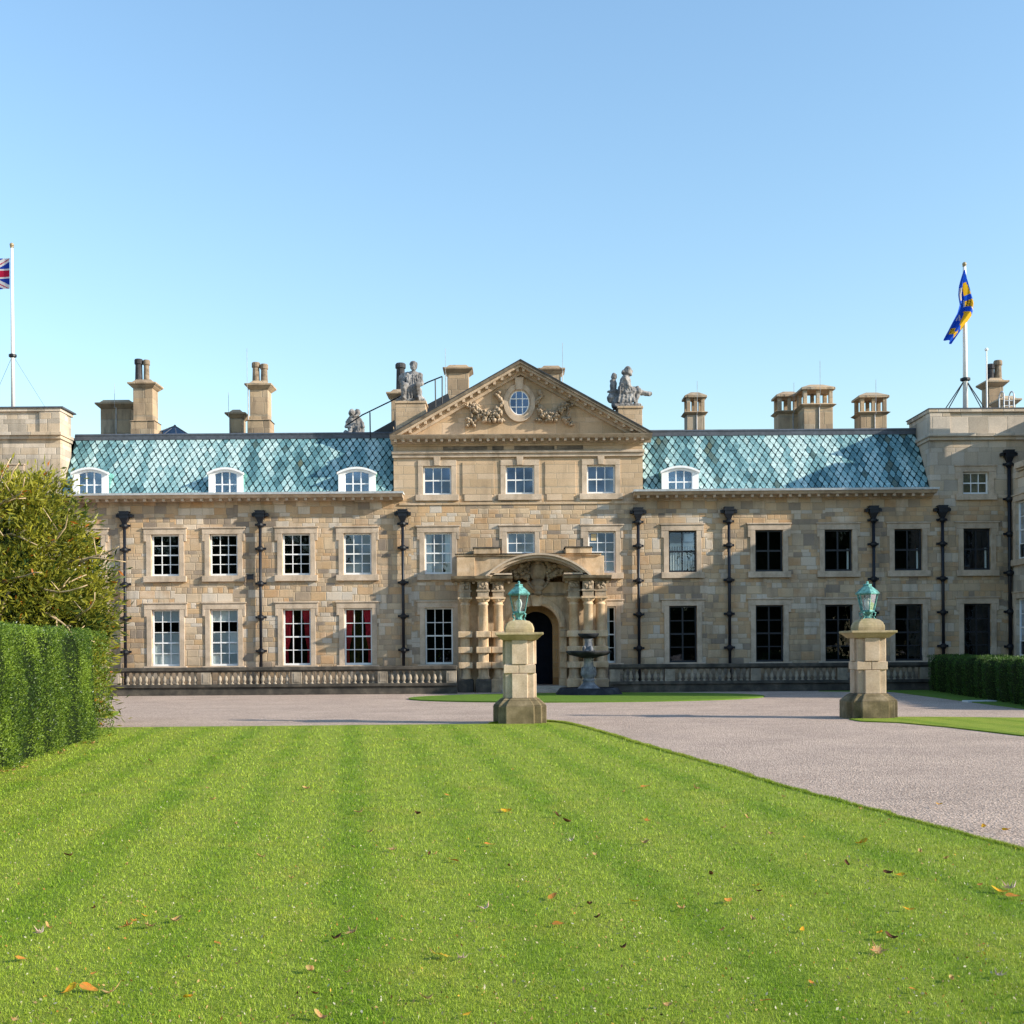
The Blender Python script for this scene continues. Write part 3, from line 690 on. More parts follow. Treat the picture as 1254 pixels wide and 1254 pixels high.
# carved swags
def swag(sg, name='garland'):
    m = MB(); rnd = random.Random(5+sg)
    def lump(px, pz, r, d=1.0): m.ball((ox+sg*px, YF-.03, oz+pz), (r*rnd.uniform(.7, 1.15), .19*d*rnd.uniform(.7, 1.5), r*rnd.uniform(.7, 1.15)), 8, 6)
    for k in range(22):       # leaves beside the oval
        f_ = k/21; lump(.94+.13*math.sin(f_*10)+.08*f_+rnd.uniform(-.06, .06), .55-1.15*f_, rnd.uniform(.07, .13))
    for k in range(20):       # fruit swag, fat in the middle
        f_ = k/19; x = 1.0+1.25*f_; z = -.42-.42*math.sin(math.pi*f_)+.30*f_; fat = .10+.16*math.sin(math.pi*f_)
        for q in range(5): lump(x+rnd.uniform(-.1, .1), z+rnd.uniform(-fat, fat), rnd.uniform(.07, .13), 1.3)
    for k in range(9): f_ = k/8; lump(2.0+.65*f_, -.14+.06*math.sin(7*f_), .085)
    for k in range(5): lump(2.3+rnd.uniform(-.2, .25), -.06+rnd.uniform(-.1, .14), .09)
    for k in range(8): f_ = k/7; lump(2.36+.03*math.sin(6*f_), -.25-.5*f_, .07)
    for k in range(16): lump(2.38+rnd.uniform(-.24, .24), -.92+rnd.uniform(-.2, .15), .10, 1.2)
    for k in range(6): lump(.80+.045*k, -.86+.03*math.sin(k*2), .10)
    m.build(name, CARVED, pedi, smooth=True)
swag(-1); swag(1)

# pedestals behind the raking cornice
def pedestal(pxa, pxb, pya, Y, mat=ASHLAR):
    x0, x1 = WX(pxa, Y, 500), WX(pxb, Y, 500); zt = WZ(pya, Y, (pxa+pxb)/2)
    m = MB(); m.box(x0, x1, Y, Y+1.3, 12.6, zt-.12); m.box(x0-.05, x1+.05, Y-.05, Y+1.35, zt-.118, zt); m.build('statue_pedestal', mat, house, bevel=.015)
    return (x0+x1)/2, Y+.6, zt
pl = pedestal(484.5, 521, 491, 60.6); pr_ = pedestal(757, 786.5, 497, 60.6)

# chimneys
def chimney(pxa, pxb, ptop, Y, cap='flat', pots=(), step=None, lead=None, depth=None):
    x0, x1 = WX(pxa, Y, 500), WX(pxb, Y, 500); pc = (pxa+pxb)/2; zt = WZ(ptop, Y, pc); cx = (x0+x1)/2; hw = (x1-x0)/2; d = depth or max(1.0, (x1-x0)*.9); cy = Y+d/2; hd = d/2
    m = MB(); zc = zt-.5
    if cap == 'lantern': zc = zt-1.28
    m.box(cx-hw, cx+hw, cy-hd, cy+hd, 12.4, zc)
    if step: zs = WZ(step, Y, pc); m.box(cx-hw-.12, cx+hw+.12, cy-hd-.12, cy+hd+.12, 12.4, zs); m.frustum(cx, cy, zs+.002, zs+.07, hw+.18, hw+.002, hd+.18, hd+.002)
    ch = m.build('chimney', CHIM, house, bevel=.02)
    m = MB()
    if cap == 'flat':
        m.frustum(cx, cy, zc+.002, zc+.2, hw+.01, hw+.22, hd+.01, hd+.22); m.box(cx-hw-.24, cx+hw+.24, cy-hd-.24, cy+hd+.24, zc+.202, zc+.30); m.frustum(cx, cy, zc+.302, zt, hw+.08, hw-.12, hd+.08, hd-.12)
    else:
        m.frustum(cx, cy, zc+.002, zc+.12, hw, hw+.16, hd, hd+.16); m.frustum(cx, cy, zc+.122, zc+.2, hw+.18, hw+.02, hd+.18, hd+.02)
        z0, z1 = zc+.202, zt-.36; t_ = .2
        for sx in (-1, 1):
            for sy in (-1, 1): m.box(cx+sx*(hw-t_/2)-t_/2, cx+sx*(hw-t_/2)+t_/2, cy+sy*(hd-t_/2)-t_/2, cy+sy*(hd-t_/2)+t_/2, z0, z1)
        nm = 1 if hw < .85 else 2
        for q in range(1, nm+1):
            xx = cx-hw+2*hw*q/(nm+1)
            for sy in (-1, 1): m.box(xx-.09, xx+.09, cy+sy*(hd-.1)-.09, cy+sy*(hd-.1)+.09, z0, z1)
        m.box(cx-hw-.12, cx+hw+.12, cy-hd-.12, cy+hd+.12, z1+.002, z1+.12); m.frustum(cx, cy, z1+.122, zt, hw+.12, hw*.45, hd+.12, hd*.45)
    m.build('cap', CHIM, ch, bevel=.015)
    for (pp, ptp, r, dark) in pots:
        xp = WX(pp, cy, 450); zp = WZ(ptp, cy, pp)
        m = MB(); m.lathe([(r*1.1, zt-.04), (r, zt+.1), (r*.9, zp-.3), (r*1.15, zp-.26), (r*1.15, zp-.06), (r*.95, zp), (r*.7, zp)], xp, cy, 12); m.build('pot', POTD if dark else POT, ch, smooth=False)
    if lead:
        xx = WX(lead[0], cy-hd-.03, 480); zz = WZ(lead[1], cy-hd-.03, lead[0]); m = MB(); m.tube([(xx, cy-hd-.035, 12.6), (xx, cy-hd-.035, zc+.1)], .03, 6)
        m.tube([(xx, cy-hd-.28, zc), (xx, cy-hd-.28, zz)], .012, 5); m.build('lightning_rod', plain('grey_metal', (.35, .35, .36), .4, .5), ch)
    return ch
chimney(123, 160, 489, 66, lead=(142, 471)); 
chimney(163, 187, 464, 65, pots=((170, 440, .2, True), (179.5, 441, .16, False)), step=516)
chimney(281.5, 296, 501, 66, lead=(281, 482)); chimney(306, 328, 465.5, 65, pots=((313.5, 444, .2, False), (323.5, 446, .19, False)), step=515, lead=(304, 428))
chimney(479, 497, 476, 64, pots=((490.5, 445, .24, True),)); chimney(548, 574, 446, 68, lead=(546, 428)); chimney(664, 687, 447, 68, lead=(689, 421))
chimney(841, 863, 479, 66, 'lantern', lead=(853, 468)); chimney(953, 981, 478, 66.5, 'lantern', lead=(971, 470)); chimney(984, 1020, 469, 65, 'lantern', lead=(1003, 443)); chimney(1054, 1086, 479, 66, 'lantern', lead=(1071, 466))
chimney(1211, 1229, 462, 66, pots=((1213, 446, .19, True), (1222, 441.5, .2, False))); chimney(1227, 1244, 484, 64)
m = MB(); zt = WZ(489, 66, 142)
for px in (133, 141.5, 152): m.box(WX(px-4, 66.5, 480), WX(px+4, 66.5, 480), 66.3, 66.7, zt-.02, zt+.05)

# glass skylight
m = MB(); sx_, sz_ = W(211, 519.5, 66); hb = 1.05
m = MB(); m.box(sx_-hb, sx_+hb, 66.5-hb, 66.5+hb, 12.9, 13.62); m.build('skylight_curb', LEAD, house); m = MB(); apx = Vector((sx_, 66.5, sz_)); zb = 13.625; cs = [Vector((sx_+a*hb, 66.5+b_*hb, zb)) for a, b_ in ((-1, -1), (1, -1), (1, 1), (-1, 1))]
for i in range(4): m.add([cs[i], cs[(i+1) % 4], apx], [(0, 1, 2)])
skl = m.build('skylight', glass_mat('roof_glass', .05), house)
m = MB()
for q in cs: m.tube([q, apx], .035, 6)
for k in (-.35, .35): m.tube([(sx_+k*hb, 66.5-hb, zb), apx], .022, 6)
for i in range(4): m.tube([cs[i], cs[(i+1) % 4]], .04, 6)
m.ball(apx, .07); m.build('frame', LEAD, skl)

# downpipes
def downpipe(px, zt=8.72, zb=.1, collars=(7.05, 5.35, 3.7, 2.05), wide=1.0):
    x = WX(px, YF-.15); y = YF-.17
    m = MB(); m.tube([(x, y, zb), (x, y, zt)], .075*wide, 10); dp = m.build('downpipe', IRON, house, smooth=True)
    m = MB(); m.frustum(x, y, zt-.42, zt-.16, .09, .2, .09, .15); m.box(x-.22, x+.22, y-.16, y+.16, zt-.158, zt+.14); m.box(x-.3, x+.3, y-.19, y+.17, zt+.02, zt+.08); m.box(x-.40, x-.24, y-.06, y+.16, zt-.10, zt+.05); m.box(x+.24, x+.40, y-.06, y+.16, zt-.10, zt+.05)
    m.frustum(x, y, zt+.142, zt+.19, .24, .24, .17, .17); m.build('hopper', IRON, dp)
    for z in (zt-.5, *collars):
        m = MB(); m.lathe([(.08*wide, z-.17), (.17*wide, z-.05), (.17*wide, z+.04), (.08*wide, z+.12)], x, y, 10); m.frustum(x, y+.1, z-.06, z+.05, .27, .27, .03, .03); m.build('collar', IRON, dp)
for px in (153, 319, 493.5, 782, 893, 1070, 1154.5): downpipe(px)
downpipe(1236.5, zt=11.4, collars=(9.2, 7.5, 5.6, 3.7, 2.0), wide=1.15)

# ------------------------------------------------------------------ porch
porch = empty('porch', (1.2, 59, 0), parent=house)
PCX = 1.2
def arch_wall(m, x0, x1, z1, cx, r, zs, y0, y1, z0=0, n=20):
    def q(a, b_, c_, d): m.quad((a[0], y0, a[1]), (b_[0], y0, b_[1]), (c_[0], y0, c_[1]), (d[0], y0, d[1]))
    q((x0, z0), (cx-r, z0), (cx-r, zs), (x0, zs)); q((cx+r, z0), (x1, z0), (x1, zs), (cx+r, zs))
    pts = [(cx-r*math.cos(math.pi*k/n), zs+r*math.sin(math.pi*k/n)) for k in range(n+1)]
    tops = [(x0+(x1-x0)*k/n, z1) for k in range(n+1)]
    q((x0, zs), pts[0], tops[0], (x0, z1)) if False else None
    for k in range(n): q(pts[k], pts[k+1], tops[k+1], tops[k])
    m.add([(x0, y0, zs), (pts[0][0], y0, zs), (x0, y0, z1)], [(0, 1, 2)]); m.add([(x1, y0, zs), (x1, y0, z1), (pts[-1][0], y0, zs)], [(0, 1, 2)])
    for k in range(n): m.quad((pts[k][0], y0, pts[k][1]), (pts[k][0], y1, pts[k][1]), (pts[k+1][0], y1, pts[k+1][1]), (pts[k+1][0], y0, pts[k+1][1]))
    for sg in (-1, 1): m.quad((cx+sg*r, y0, z0), (cx+sg*r, y1, z0), (cx+sg*r, y1, zs), (cx+sg*r, y0, zs))
ZS = 3.08
m = MB(); arch_wall(m, -2.6, 4.6, 5.25, PCX, 1.08, ZS, 59.0, 60.3); m.quad((-2.6, 59, 0), (-2.6, 60, 0), (-2.6, 60, 5.25), (-2.6, 59, 5.25)); m.quad((4.6, 60, 0), (4.6, 59, 0), (4.6, 59, 5.25), (4.6, 60, 5.25))
m.build('porch_wall', PORCH, porch)
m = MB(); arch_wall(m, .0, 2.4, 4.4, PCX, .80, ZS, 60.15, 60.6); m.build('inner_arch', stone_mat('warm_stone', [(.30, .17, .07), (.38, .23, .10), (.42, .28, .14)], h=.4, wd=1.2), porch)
m = MB()                                           # archivolt
n = 24; vs = []; fs = []
for k in range(n+1):
    a = math.pi*k/n
    for r in (1.08, 1.2, 1.42): vs.append((PCX-r*math.cos(a), 58.94 if r != 1.2 else 58.88, ZS+r*math.sin(a)))
    vs.append((PCX-1.42*math.cos(a), 59.02, ZS+1.42*math.sin(a))); vs.append((PCX-1.08*math.cos(a), 59.02, ZS+1.08*math.sin(a)))
for k in range(n):
    for i in range(5): a = 5*k+i; b_ = 5*k+(i+1) % 5; fs.append((a, b_, b_+5, a+5))
m.add(vs, fs); m.poly_y([(PCX-.2, ZS+1.02), (PCX+.2, ZS+1.02), (PCX+.3, ZS+1.55), (PCX-.3, ZS+1.55)], 58.75, 59.01); m.build('archivolt', PORCH, porch, bevel=.01)
m = MB(); m.box(.2, 2.2, 60.62, 60.7, .3, 4.2)
for k in range(3):
    for sx in (-1, 1): m.box(PCX+sx*.37-.26, PCX+sx*.37+.26, 60.6, 60.622, .55+1.1*k, 1.45+1.1*k)
m.box(PCX-.02, PCX+.02, 60.59, 60.62, .3, 4.0); m.build('door', plain('black_door', (.006, .008, .013), .85, .1), porch)
m = MB(); m.box(-.2, 2.6, 58.3, 60.7, .0, .28); m.box(-.5, 2.9, 57.6, 58.298, 0, .14); m.build('step', stone_mat('step_stone', [(.25, .23, .2), (.38, .35, .3)], blocks=False), porch, bevel=.02)
# columns with block bands
for px, yy in ((570, 58.45), (592, 58.15), (610.5, 58.45), (703, 58.45), (720.5, 58.15), (735.5, 58.45)):
    x = WX(px, yy, 780); r = .25
    m = MB(); m.lathe([(r*1.25, .62), (r*1.25, .68), (r*1.05, .76), (r, .8), (r*.98, 2.4), (r*.86, 4.12), (r*.98, 4.14), (r*.98, 4.2), (r*.86, 4.22), (r*.88, 4.34), (r*1.18, 4.42)], x, yy, 20)
    co = m.build('column', PORCH, porch, smooth=True)
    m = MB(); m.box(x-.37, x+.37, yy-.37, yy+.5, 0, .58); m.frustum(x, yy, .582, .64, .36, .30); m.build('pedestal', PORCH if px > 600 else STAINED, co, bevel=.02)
    for z0, z1 in ((2.60, 2.90), (1.86, 2.16), (1.13, 1.43)): m = MB(); m.box(x-.345, x+.345, yy-.345, yy+.5, z0, z1); m.build('block_band', PORCH, co, bevel=.03)
    m = MB(); m.box(x-.34, x+.34, yy-.33, yy+.4, 4.422, 4.52); m.lathe([(.26, 4.3), (.33, 4.42)], x, yy, 12); m.build('capital', PORCH, co, bevel=.015)
    m = MB(); m.box(x-.26, x+.26, yy-.25, 59.0, 4.524, 5.25); m.box(x-.31, x+.31, yy-.30, 59.0, 4.78, 4.86)
    for k in range(10): m.ball((x+random.uniform(-.17, .17), yy-.27, 4.95+random.uniform(-.05, .25)), random.uniform(.06, .1), 7, 5)
    m.build('frieze_block', CARVED, co)
for x0, x1 in ((2.28, 2.66), (-.26, .12)):
    m = MB(); m.box(x0+.03, x1-.03, 58.75, 59.0, .6, 2.95)
    for z0, z1 in ((2.60, 2.90), (1.86, 2.16), (1.13, 1.43)): m.box(x0, x1, 58.68, 59.0, z0, z1)
    m.box(x0-.03, x1+.03, 58.66, 59.0, 0, .6); m.build('jamb_pier', PORCH, porch, bevel=.02)
# entablature
m = MB(); 
m.box(-.2, 2.6, 58.9, 59.0, 4.6, 4.72)
prof = [(58.95, 5.252), (58.2, 5.252), (58.05, 5.33), (57.75, 5.38), (57.68, 5.5), (58.95, 5.54)]
m.poly_x(prof, -2.85, .05); m.poly_x(prof, 2.45, 4.72)
pf2 = [(58.9, 5.246), (57.95, 5.246), (57.8, 5.33), (57.5, 5.37), (57.43, 5.497), (58.9, 5.532)]
m.poly_x(pf2, -1.72, -.98); m.poly_x(pf2, 3.25, 3.98)
for x in [-2.7+.28*k for k in range(10)]+[2.55+.28*k for k in range(8)]: m.box(x, x+.12, 58.1, 58.3, 5.16, 5.25)
m.build('entablature', stone_mat('sooty_cornice', [(.13, .10, .07), (.30, .24, .16), (.44, .36, .26)], blocks=False, stain=.5), porch)
m = MB(); m.box(-2.55, 4.45, 58.75, 60.0, 5.542, 6.5); m.box(-2.65, 4.3, 58.65, 60, 6.502, 6.6); m.box(-2.2+.4, -.55, 58.5, 59.9, 6.602, 6.88); m.box(2.6, 3.85, 58.5, 59.9, 6.602, 6.88)
m.box(-2.62, -1.75, 58.62, 58.752, 5.545, 6.45); m.build('porch_attic', PORCH, porch, bevel=.02)
m = MB(); m.box(-2.7, 4.35, 58.60, 60, 6.603, 6.63); m.box(-1.85, -.5, 58.45, 59.95, 6.883, 6.93); m.box(2.55, 3.9, 58.45, 59.95, 6.883, 6.93); m.build('coping', STAINED, porch)
# segmental pediment over the door
cxp, half, rise, zb_ = 1.27, 2.5, 1.05, 5.50
Rr = (half*half+rise*rise)/(2*rise); zc = zb_+rise-Rr; a0 = math.asin(half/Rr)
def seg(m, d0, d1, y0, y1, n=24):
    p = [(cxp+(Rr-d0)*math.sin(-a0+2*a0*k/n), zc+(Rr-d0)*math.cos(-a0+2*a0*k/n)) for k in range(n+1)]
    q = [(cxp+(Rr-d1)*math.sin(-a0+2*a0*k/n), zc+(Rr-d1)*math.cos(-a0+2*a0*k/n)) for k in range(n+1)]
    for k in range(n):
        vs = [(p[k][0], y0, p[k][1]), (p[k+1][0], y0, p[k+1][1]), (q[k+1][0], y0, q[k+1][1]), (q[k][0], y0, q[k][1])]
        vs += [(x, y1, z) for x, _, z in vs]
        m.add(vs, [(3, 2, 1, 0), (4, 5, 6, 7), (0, 1, 5, 4), (2, 3, 7, 6)]+([(0, 4, 7, 3)] if k == 0 else [])+([(1, 2, 6, 5)] if k == n-1 else []))
m = MB(); seg(m, 0, .09, 57.45, 58.9); seg(m, .092, .22, 57.6, 58.9); seg(m, .222, .30, 57.85, 58.9)
m.box(cxp-half+.15, cxp-1.25, 57.6, 58.9, 5.545, 5.62); m.box(cxp+1.2, cxp+half-.15, 57.6, 58.9, 5.545, 5.62)
m.build('segmental_pediment', TRIM, porch)
m = MB(); rnd = random.Random(4)
yy = 58.55
m.ball((cxp, yy, 5.75), (.42, .16, .52)); m.ball((cxp, yy-.08, 5.75), (.30, .14, .38)); m.ball((cxp, yy-.05, 6.25), (.17, .15, .15)); m.ball((cxp, yy-.05, 5.2), (.36, .12, .2)); m.ball((cxp, yy-.05, 4.95), (.26, .12, .2)); m.ball((cxp, yy-.02, 4.72), (.2, .12, .14))
for sg in (-1, 1):
    for k in range(26):
        f_ = rnd.random(); x = .5+1.15*f_; zz = 5.42+(.62-.42*f_)*rnd.random(); m.ball((cxp+sg*x, yy+rnd.uniform(-.05, .08), zz), (rnd.uniform(.07, .15), .12, rnd.uniform(.07, .15)), 8, 6)
    m.limb((cxp+sg*.45, yy, 5.2), (cxp+sg*.1, yy, 4.75), .09, .05); m.limb((cxp+sg*.42, yy, 6.15), (cxp+sg*.75, yy, 5.95), .1, .08); m.ball((cxp+sg*.8, yy-.05, 6.0), .13)
    for k in range(7): f_ = k/6; m.ball((cxp+sg*(.46+.03*math.sin(f_*9)), yy-.03, 5.2+.95*f_), (.08, .1, .09), 8, 6)
m.build('carved_arms', stone_mat('dark_carving', [(.13, .10, .065), (.26, .20, .13), (.38, .31, .21)], blocks=False, stain=.3), porch, smooth=True)
m = MB(); p = [(cxp+(Rr-.3)*math.sin(-a0*.97+2*a0*.97*k/24), max(5.55, zc+(Rr-.3)*math.cos(-a0*.97+2*a0*.97*k/24))) for k in range(25)]
m.poly_y(p, 58.68, 58.745); m.build('tympanum', PORCH, porch)

# ------------------------------------------------------------------ right wing (comes forward, just touching the frame)
wing_h = 10.75
tfw = Matrix.Translation((XWING, 0, 0)) @ Matrix(((0, 1, 0, 0), (-1, 0, 0, 0), (0, 0, 1, 0), (0, 0, 0, 1)))   # local x -> -Y, local y -> +X
wh = []
for yc_ in (58.85, 54.6, 51.0, 47.6):
    wh += [(-yc_-.62, -yc_+.62, 1.5, 4.3), (-yc_-.62, -yc_+.62, 6.2, 9.0)]
def tow(x, y, z): return tuple(tfw @ Vector((x, y, z)))
m = MB(); wall_holes(m, -60, -45, 0, wing_h, wh, 0, .3, tow); m.quad((XWING, 45, 0), (40, 45, 0), (40, 45, wing_h), (XWING, 45, wing_h)); m.quad((XWING+.3, 45, wing_h), (40, 45, wing_h), (40, 60, wing_h), (XWING+.3, 60, wing_h)); m.build('wing_wall', TOWER, house)
for h_ in wh: window(*h_, 'upper' if h_[2] > 5 else 'lower', 2, 4, GLASSD, WHITE, None, tf=tfw)
m = MB(); m.box(XWING-.06, XWING+.02, 44.9, 59.4, 10.1, 10.4); m.box(XWING-.3, XWING+.5, 44.6, 58.9, 10.5, 10.8); m.box(XWING-.18, XWING+.4, 44.75, 59.0, 10.402, 10.498); m.build('wing_cornice', TRIM, house, bevel=.03)
m = MB(); m.box(26.4, 40, 46, 59.8, wing_h+.01, 13.55); m.build('wing_attic', TOWER, house)

m = MB(); m.box(25.3, 27.5, 56.2, 58.0, wing_h+.02, 15.3); m.box(25.15, 27.65, 56.05, 58.15, 14.6, 14.85); m.build('wing_shadow_block', CHIM, house, bevel=.03)  # unseen block added on the wing to cast shade over the right roof
# ================================================================== THINGS ON THE ROOF
def statue(name, m, base, label):
    # base: position of the seat block's foot; the figure is modelled around it
    st = empty(name, base, label, 'statue'); m.build('figure', GREYST, st, remesh=.028); return st
# bearded seated figure, facing the drive
bx, by, bz = pl
m = MB(); k = 1.0
P = lambda x, y, z: (bx+x*k, by+y*k, bz+z*k)
m.box(bx-.72, bx+.72, by-.55, by+.55, bz, bz+.14); 
m.ball(P(0, .1, .25), (.68, .5, .2)); m.box(bx-.5, bx+.5, by-.1, by+.5, bz+.1, bz+.75)
m.limb(P(.05, .1, .75), P(.12, .05, 1.35), .34, .30); m.limb(P(-.2, 0, 1.42), P(.42, .05, 1.38), .16, .17)
m.limb(P(.12, .02, 1.5), P(.12, 0, 1.65), .11, .10); m.ball(P(.12, -.03, 1.85), (.18, .2, .24)); m.ball(P(.12, -.16, 1.72), (.13, .12, .16)); m.ball(P(.12, -.22, 1.85), (.04, .06, .05)); m.ball(P(.12, .05, 1.95), (.2, .2, .17))
m.limb(P(-.2, 0, 1.4), P(-.42, -.15, 1.02), .12, .1); m.limb(P(-.42, -.15, 1.02), P(-.30, -.5, .85), .1, .07); m.ball(P(-.28, -.55, .85), .09)
m.limb(P(.42, .02, 1.36), P(.52, -.1, .95), .13, .11); m.limb(P(.52, -.1, .95), P(.35, -.5, .85), .1, .07); m.ball(P(.33, -.55, .86), .09)
for sx in (-1, 1):
    m.limb(P(.02+sx*.18, 0, .72), P(.02+sx*.32, -.55, .78), .22, .17); m.limb(P(.02+sx*.32, -.55, .76), P(.02+sx*.34, -.5, .2), .16, .10); m.limb(P(.02+sx*.34, -.45, .18), P(.02+sx*.36, -.72, .16), .1, .07)
for q in range(6): m.limb(P(-.35+.13*q, -.48-.03*(q % 2), .75), P(-.42+.16*q, -.52, .2), .07, .06)
for q in range(7): m.limb(P(-.15+.09*q, -.27-.02*(q % 2), 1.36), P(-.25+.12*q, -.34, .82), .035, .05)
m.limb(P(-.45, .2, .7), P(-.3, .15, 1.3), .1, .05); m.ball(P(-.45, .15, 1.25), (.22, .08, .3))
statue('seated_statue', m, (bx, by, bz), 'weathered grey statue of a bearded seated figure beside the dark chimney pot')
# seated figure in profile with a small bust behind
bx, by, bz = pr_[0]-.15, pr_[1], pr_[2]
m = MB()
m.box(bx-.62, bx+.62, by-.5, by+.5, bz, bz+.14); m.box(bx-.35, bx+.3, by-.35, by+.35, bz+.1, bz+.62); m.limb(P(-.3, 0, .55), P(-.62, -.1, .12), .22, .14)
m.limb(P(-.12, 0, .75), P(-.02, 0, 1.38), .33, .27); m.limb(P(-.04, -.26, 1.42), P(-.04, .26, 1.42), .15, .15)
m.limb(P(.02, 0, 1.5), P(.08, 0, 1.66), .11, .10); m.ball(P(.12, 0, 1.86), (.2, .18, .23)); m.ball(P(.30, 0, 1.84), (.06, .05, .06)); m.ball(P(.22, 0, 1.7), (.11, .11, .12)); m.ball(P(-.1, 0, 1.78), (.13, .14, .14))
for sy in (-1, 1):
    m.limb(P(-.02, sy*.26, 1.38), P(.12, sy*.33, 1.0), .12, .1); m.limb(P(.12, sy*.33, 1.0), P(.5, sy*.18, .98+.08*sy), .09, .07); m.ball(P(.55, sy*.15, 1.0), .09)
    m.limb(P(-.05, sy*.17, .72), P(.62, sy*.2, .82), .21, .16); m.limb(P(.62, sy*.2, .8), P(.45, sy*.2, .2), .14, .08); m.limb(P(.45, sy*.2, .16), P(.7, sy*.2, .14), .09, .06)
m.limb(P(.6, -.05, .82), P(1.0, -.05, .72), .15, .13); m.ball(P(1.12, -.05, .7), (.2, .13, .12)); m.limb(P(.5, 0, .7), P(.25, 0, .35), .12, .1)
for q in range(5): m.limb(P(-.3+.16*q, -.28, .8), P(-.42+.2*q, -.34, .28), .06, .05)
for q in range(6): m.limb(P(-.2+.06*q, -.27, 1.35), P(-.34+.13*q, -.33, .8), .035, .05)
m.limb(P(-.62, .1, .9), P(-.62, .1, 1.35), .17, .16); m.ball(P(-.58, .08, 1.6), (.15, .16, .2)); m.limb(P(-.62, .1, 1.35), P(-.6, .1, 1.5), .1, .08); m.limb(P(-.62, .1, .95), P(-.5, .1, .3), .17, .2); m.limb(P(-.9, 0, .82), P(-.3, 0, .86), .05, .1); m.ball(P(-.75, 0, .5), (.2, .2, .25))
statue('seated_statue', m, (bx, by, bz), 'grey seated statue in profile with a smaller bust behind its back')
# small crouching pair on the roof edge
bx, bz = W(434, 533, 63.5); by = 63.5; bz = 13.02
m = MB()
m.box(bx-.5, bx+.5, by-.4, by+.4, bz, bz+.12); m.limb(P(-.05, 0, .2), P(-.1, 0, .95), .3, .24); m.limb(P(.25, .05, .15), P(.15, .05, .95), .26, .22); m.ball(P(-.12, -.05, 1.32), (.17, .18, .2)); m.ball(P(.16, .05, 1.36), (.16, .17, .19)); m.ball(P(-.12, -.2, 1.3), .05)
m.limb(P(-.1, 0, 1.0), P(-.1, 0, 1.2), .1, .1); m.limb(P(.15, .05, 1), P(.15, .05, 1.2), .1, .1)
m.limb(P(-.3, -.05, .95), P(-.42, -.15, .6), .1, .08); m.limb(P(-.42, -.15, .6), P(-.1, -.3, .55), .08, .06); m.limb(P(.32, 0, .95), P(.48, -.1, .6), .1, .09); m.limb(P(.4, 0, .6), P(.4, -.05, .1), .13, .12); m.limb(P(.2, -.1, 1.2), P(0, -.22, 1.1), .07, .05)
m.limb(P(-.1, -.2, .5), P(-.3, -.35, .1), .13, .1); m.limb(P(.2, -.2, .5), P(.1, -.38, .08), .13, .1); m.ball(P(-.45, 0, .22), (.14, .2, .22))
statue('crouching_statue', m, (bx, by, bz), 'small weathered statue group crouching on the copper roof edge behind the black handrail')

# handrail up the pediment roof
yr = 61.8
def rp_(px, py, y=yr): x, z = W(px, py, y); return (x, y, z)
m = MB(); m.tube([rp_(424, 521), rp_(444, 508), rp_(478, 491.5), rp_(524, 468), rp_(541.5, 461)], .035, 6); m.tube([rp_(541.5, 461), rp_(541.5, 496)], .035, 6); m.tube([rp_(533, 465), rp_(533.5, 501)], .035, 6); m.tube([rp_(453, 505), rp_(453.5, 536)], .035, 6); m.tube([rp_(497, 482), rp_(497, 506)], .035, 6)
tag(m.build('roof_handrail', IRON), 'sloping black metal handrail running up beside the seated bearded statue', 'handrail')
# lead slope behind the left foot of the pediment
m = MB(); m.poly_y([rp_(446, 532)[::2], rp_(482, 533)[::2], rp_(482, 512)[::2]], 62.3, 64); m.poly_y([rp_(520, 510)[::2], rp_(552, 492)[::2], rp_(548, 479)[::2], rp_(520, 494)[::2]], 62.3, 64); m.build('lead_slope', SLATE, house)
# white hoop ladder on the right tower roof
m = MB(); x0 = WX(1229.5, 62, 490); zt_ = WZ(478, 62, 1230); zb = ZRT+.06
for dx_ in (0, .5): m.tube([(x0+dx_, 62, zb)]+[(x0+dx_, 62+.3-.3*math.cos(a), zt_-.3+.3*math.sin(a)) for a in [math.pi*i/8 for i in range(9)]]+[(x0+dx_, 62.6, zb)], .035, 6)
for z in (zb+.25, zb+.5, zb+.75): m.tube([(x0, 62, z), (x0+.5, 62, z)], .022, 6)
tag(m.build('roof_ladder', plain('galvanised_steel', (.55, .56, .58), .35, .5)), 'small hooped grey steel ladder beside the tower chimney', 'ladder')
m = MB(); xm, zm = W(1208, 429, 62); m.tube([(xm, 62, ZRT+.06), (xm, 62, zm)], .045, 8, .03); m.ball((xm, 62, zm+.04), .09)
tag(m.build('mast', WHITE), 'thin white mast with a dark ball tip in front of the tower chimney', 'mast')
# flagpoles
def flagpole(px, pyt, Y, zb, label, r, collar=None, stays=()):
    x, zt = W(px, pyt, Y); fp = empty('flagpole', (x, Y, zb), label, 'flagpole')
    m = MB(); m.tube([(x, Y, zb), (x, Y, zb+(zt-zb)*.5), (x, Y, zt-.15)], r, 12, r*.62); m.build('pole', WHITE, fp, smooth=True)
    m = MB(); m.ball((x, Y, zt-.06), .11); m.lathe([(.08, zt-.2), (.1, zt-.15), (.06, zt-.12)], x, Y, 10); m.build('finial', plain('aged_gilt', (.30, .24, .14), .4, .5), fp, smooth=True)
    if collar:
        zc_ = WZ(collar, Y, px); m = MB(); m.lathe([(r*1.2, zc_-.12), (r*1.9, zc_-.08), (r*1.9, zc_+.03), (r*1.2, zc_+.06)], x, Y, 12); m.build('collar', IRON, fp)
        for dx_, dy_ in stays: m = MB(); m.tube([(x, Y, zc_), (x+dx_, Y+dy_, zb)], .025 if r > .1 else .008, 6); m.build('stay', IRON, fp)
    return fp, x, zt
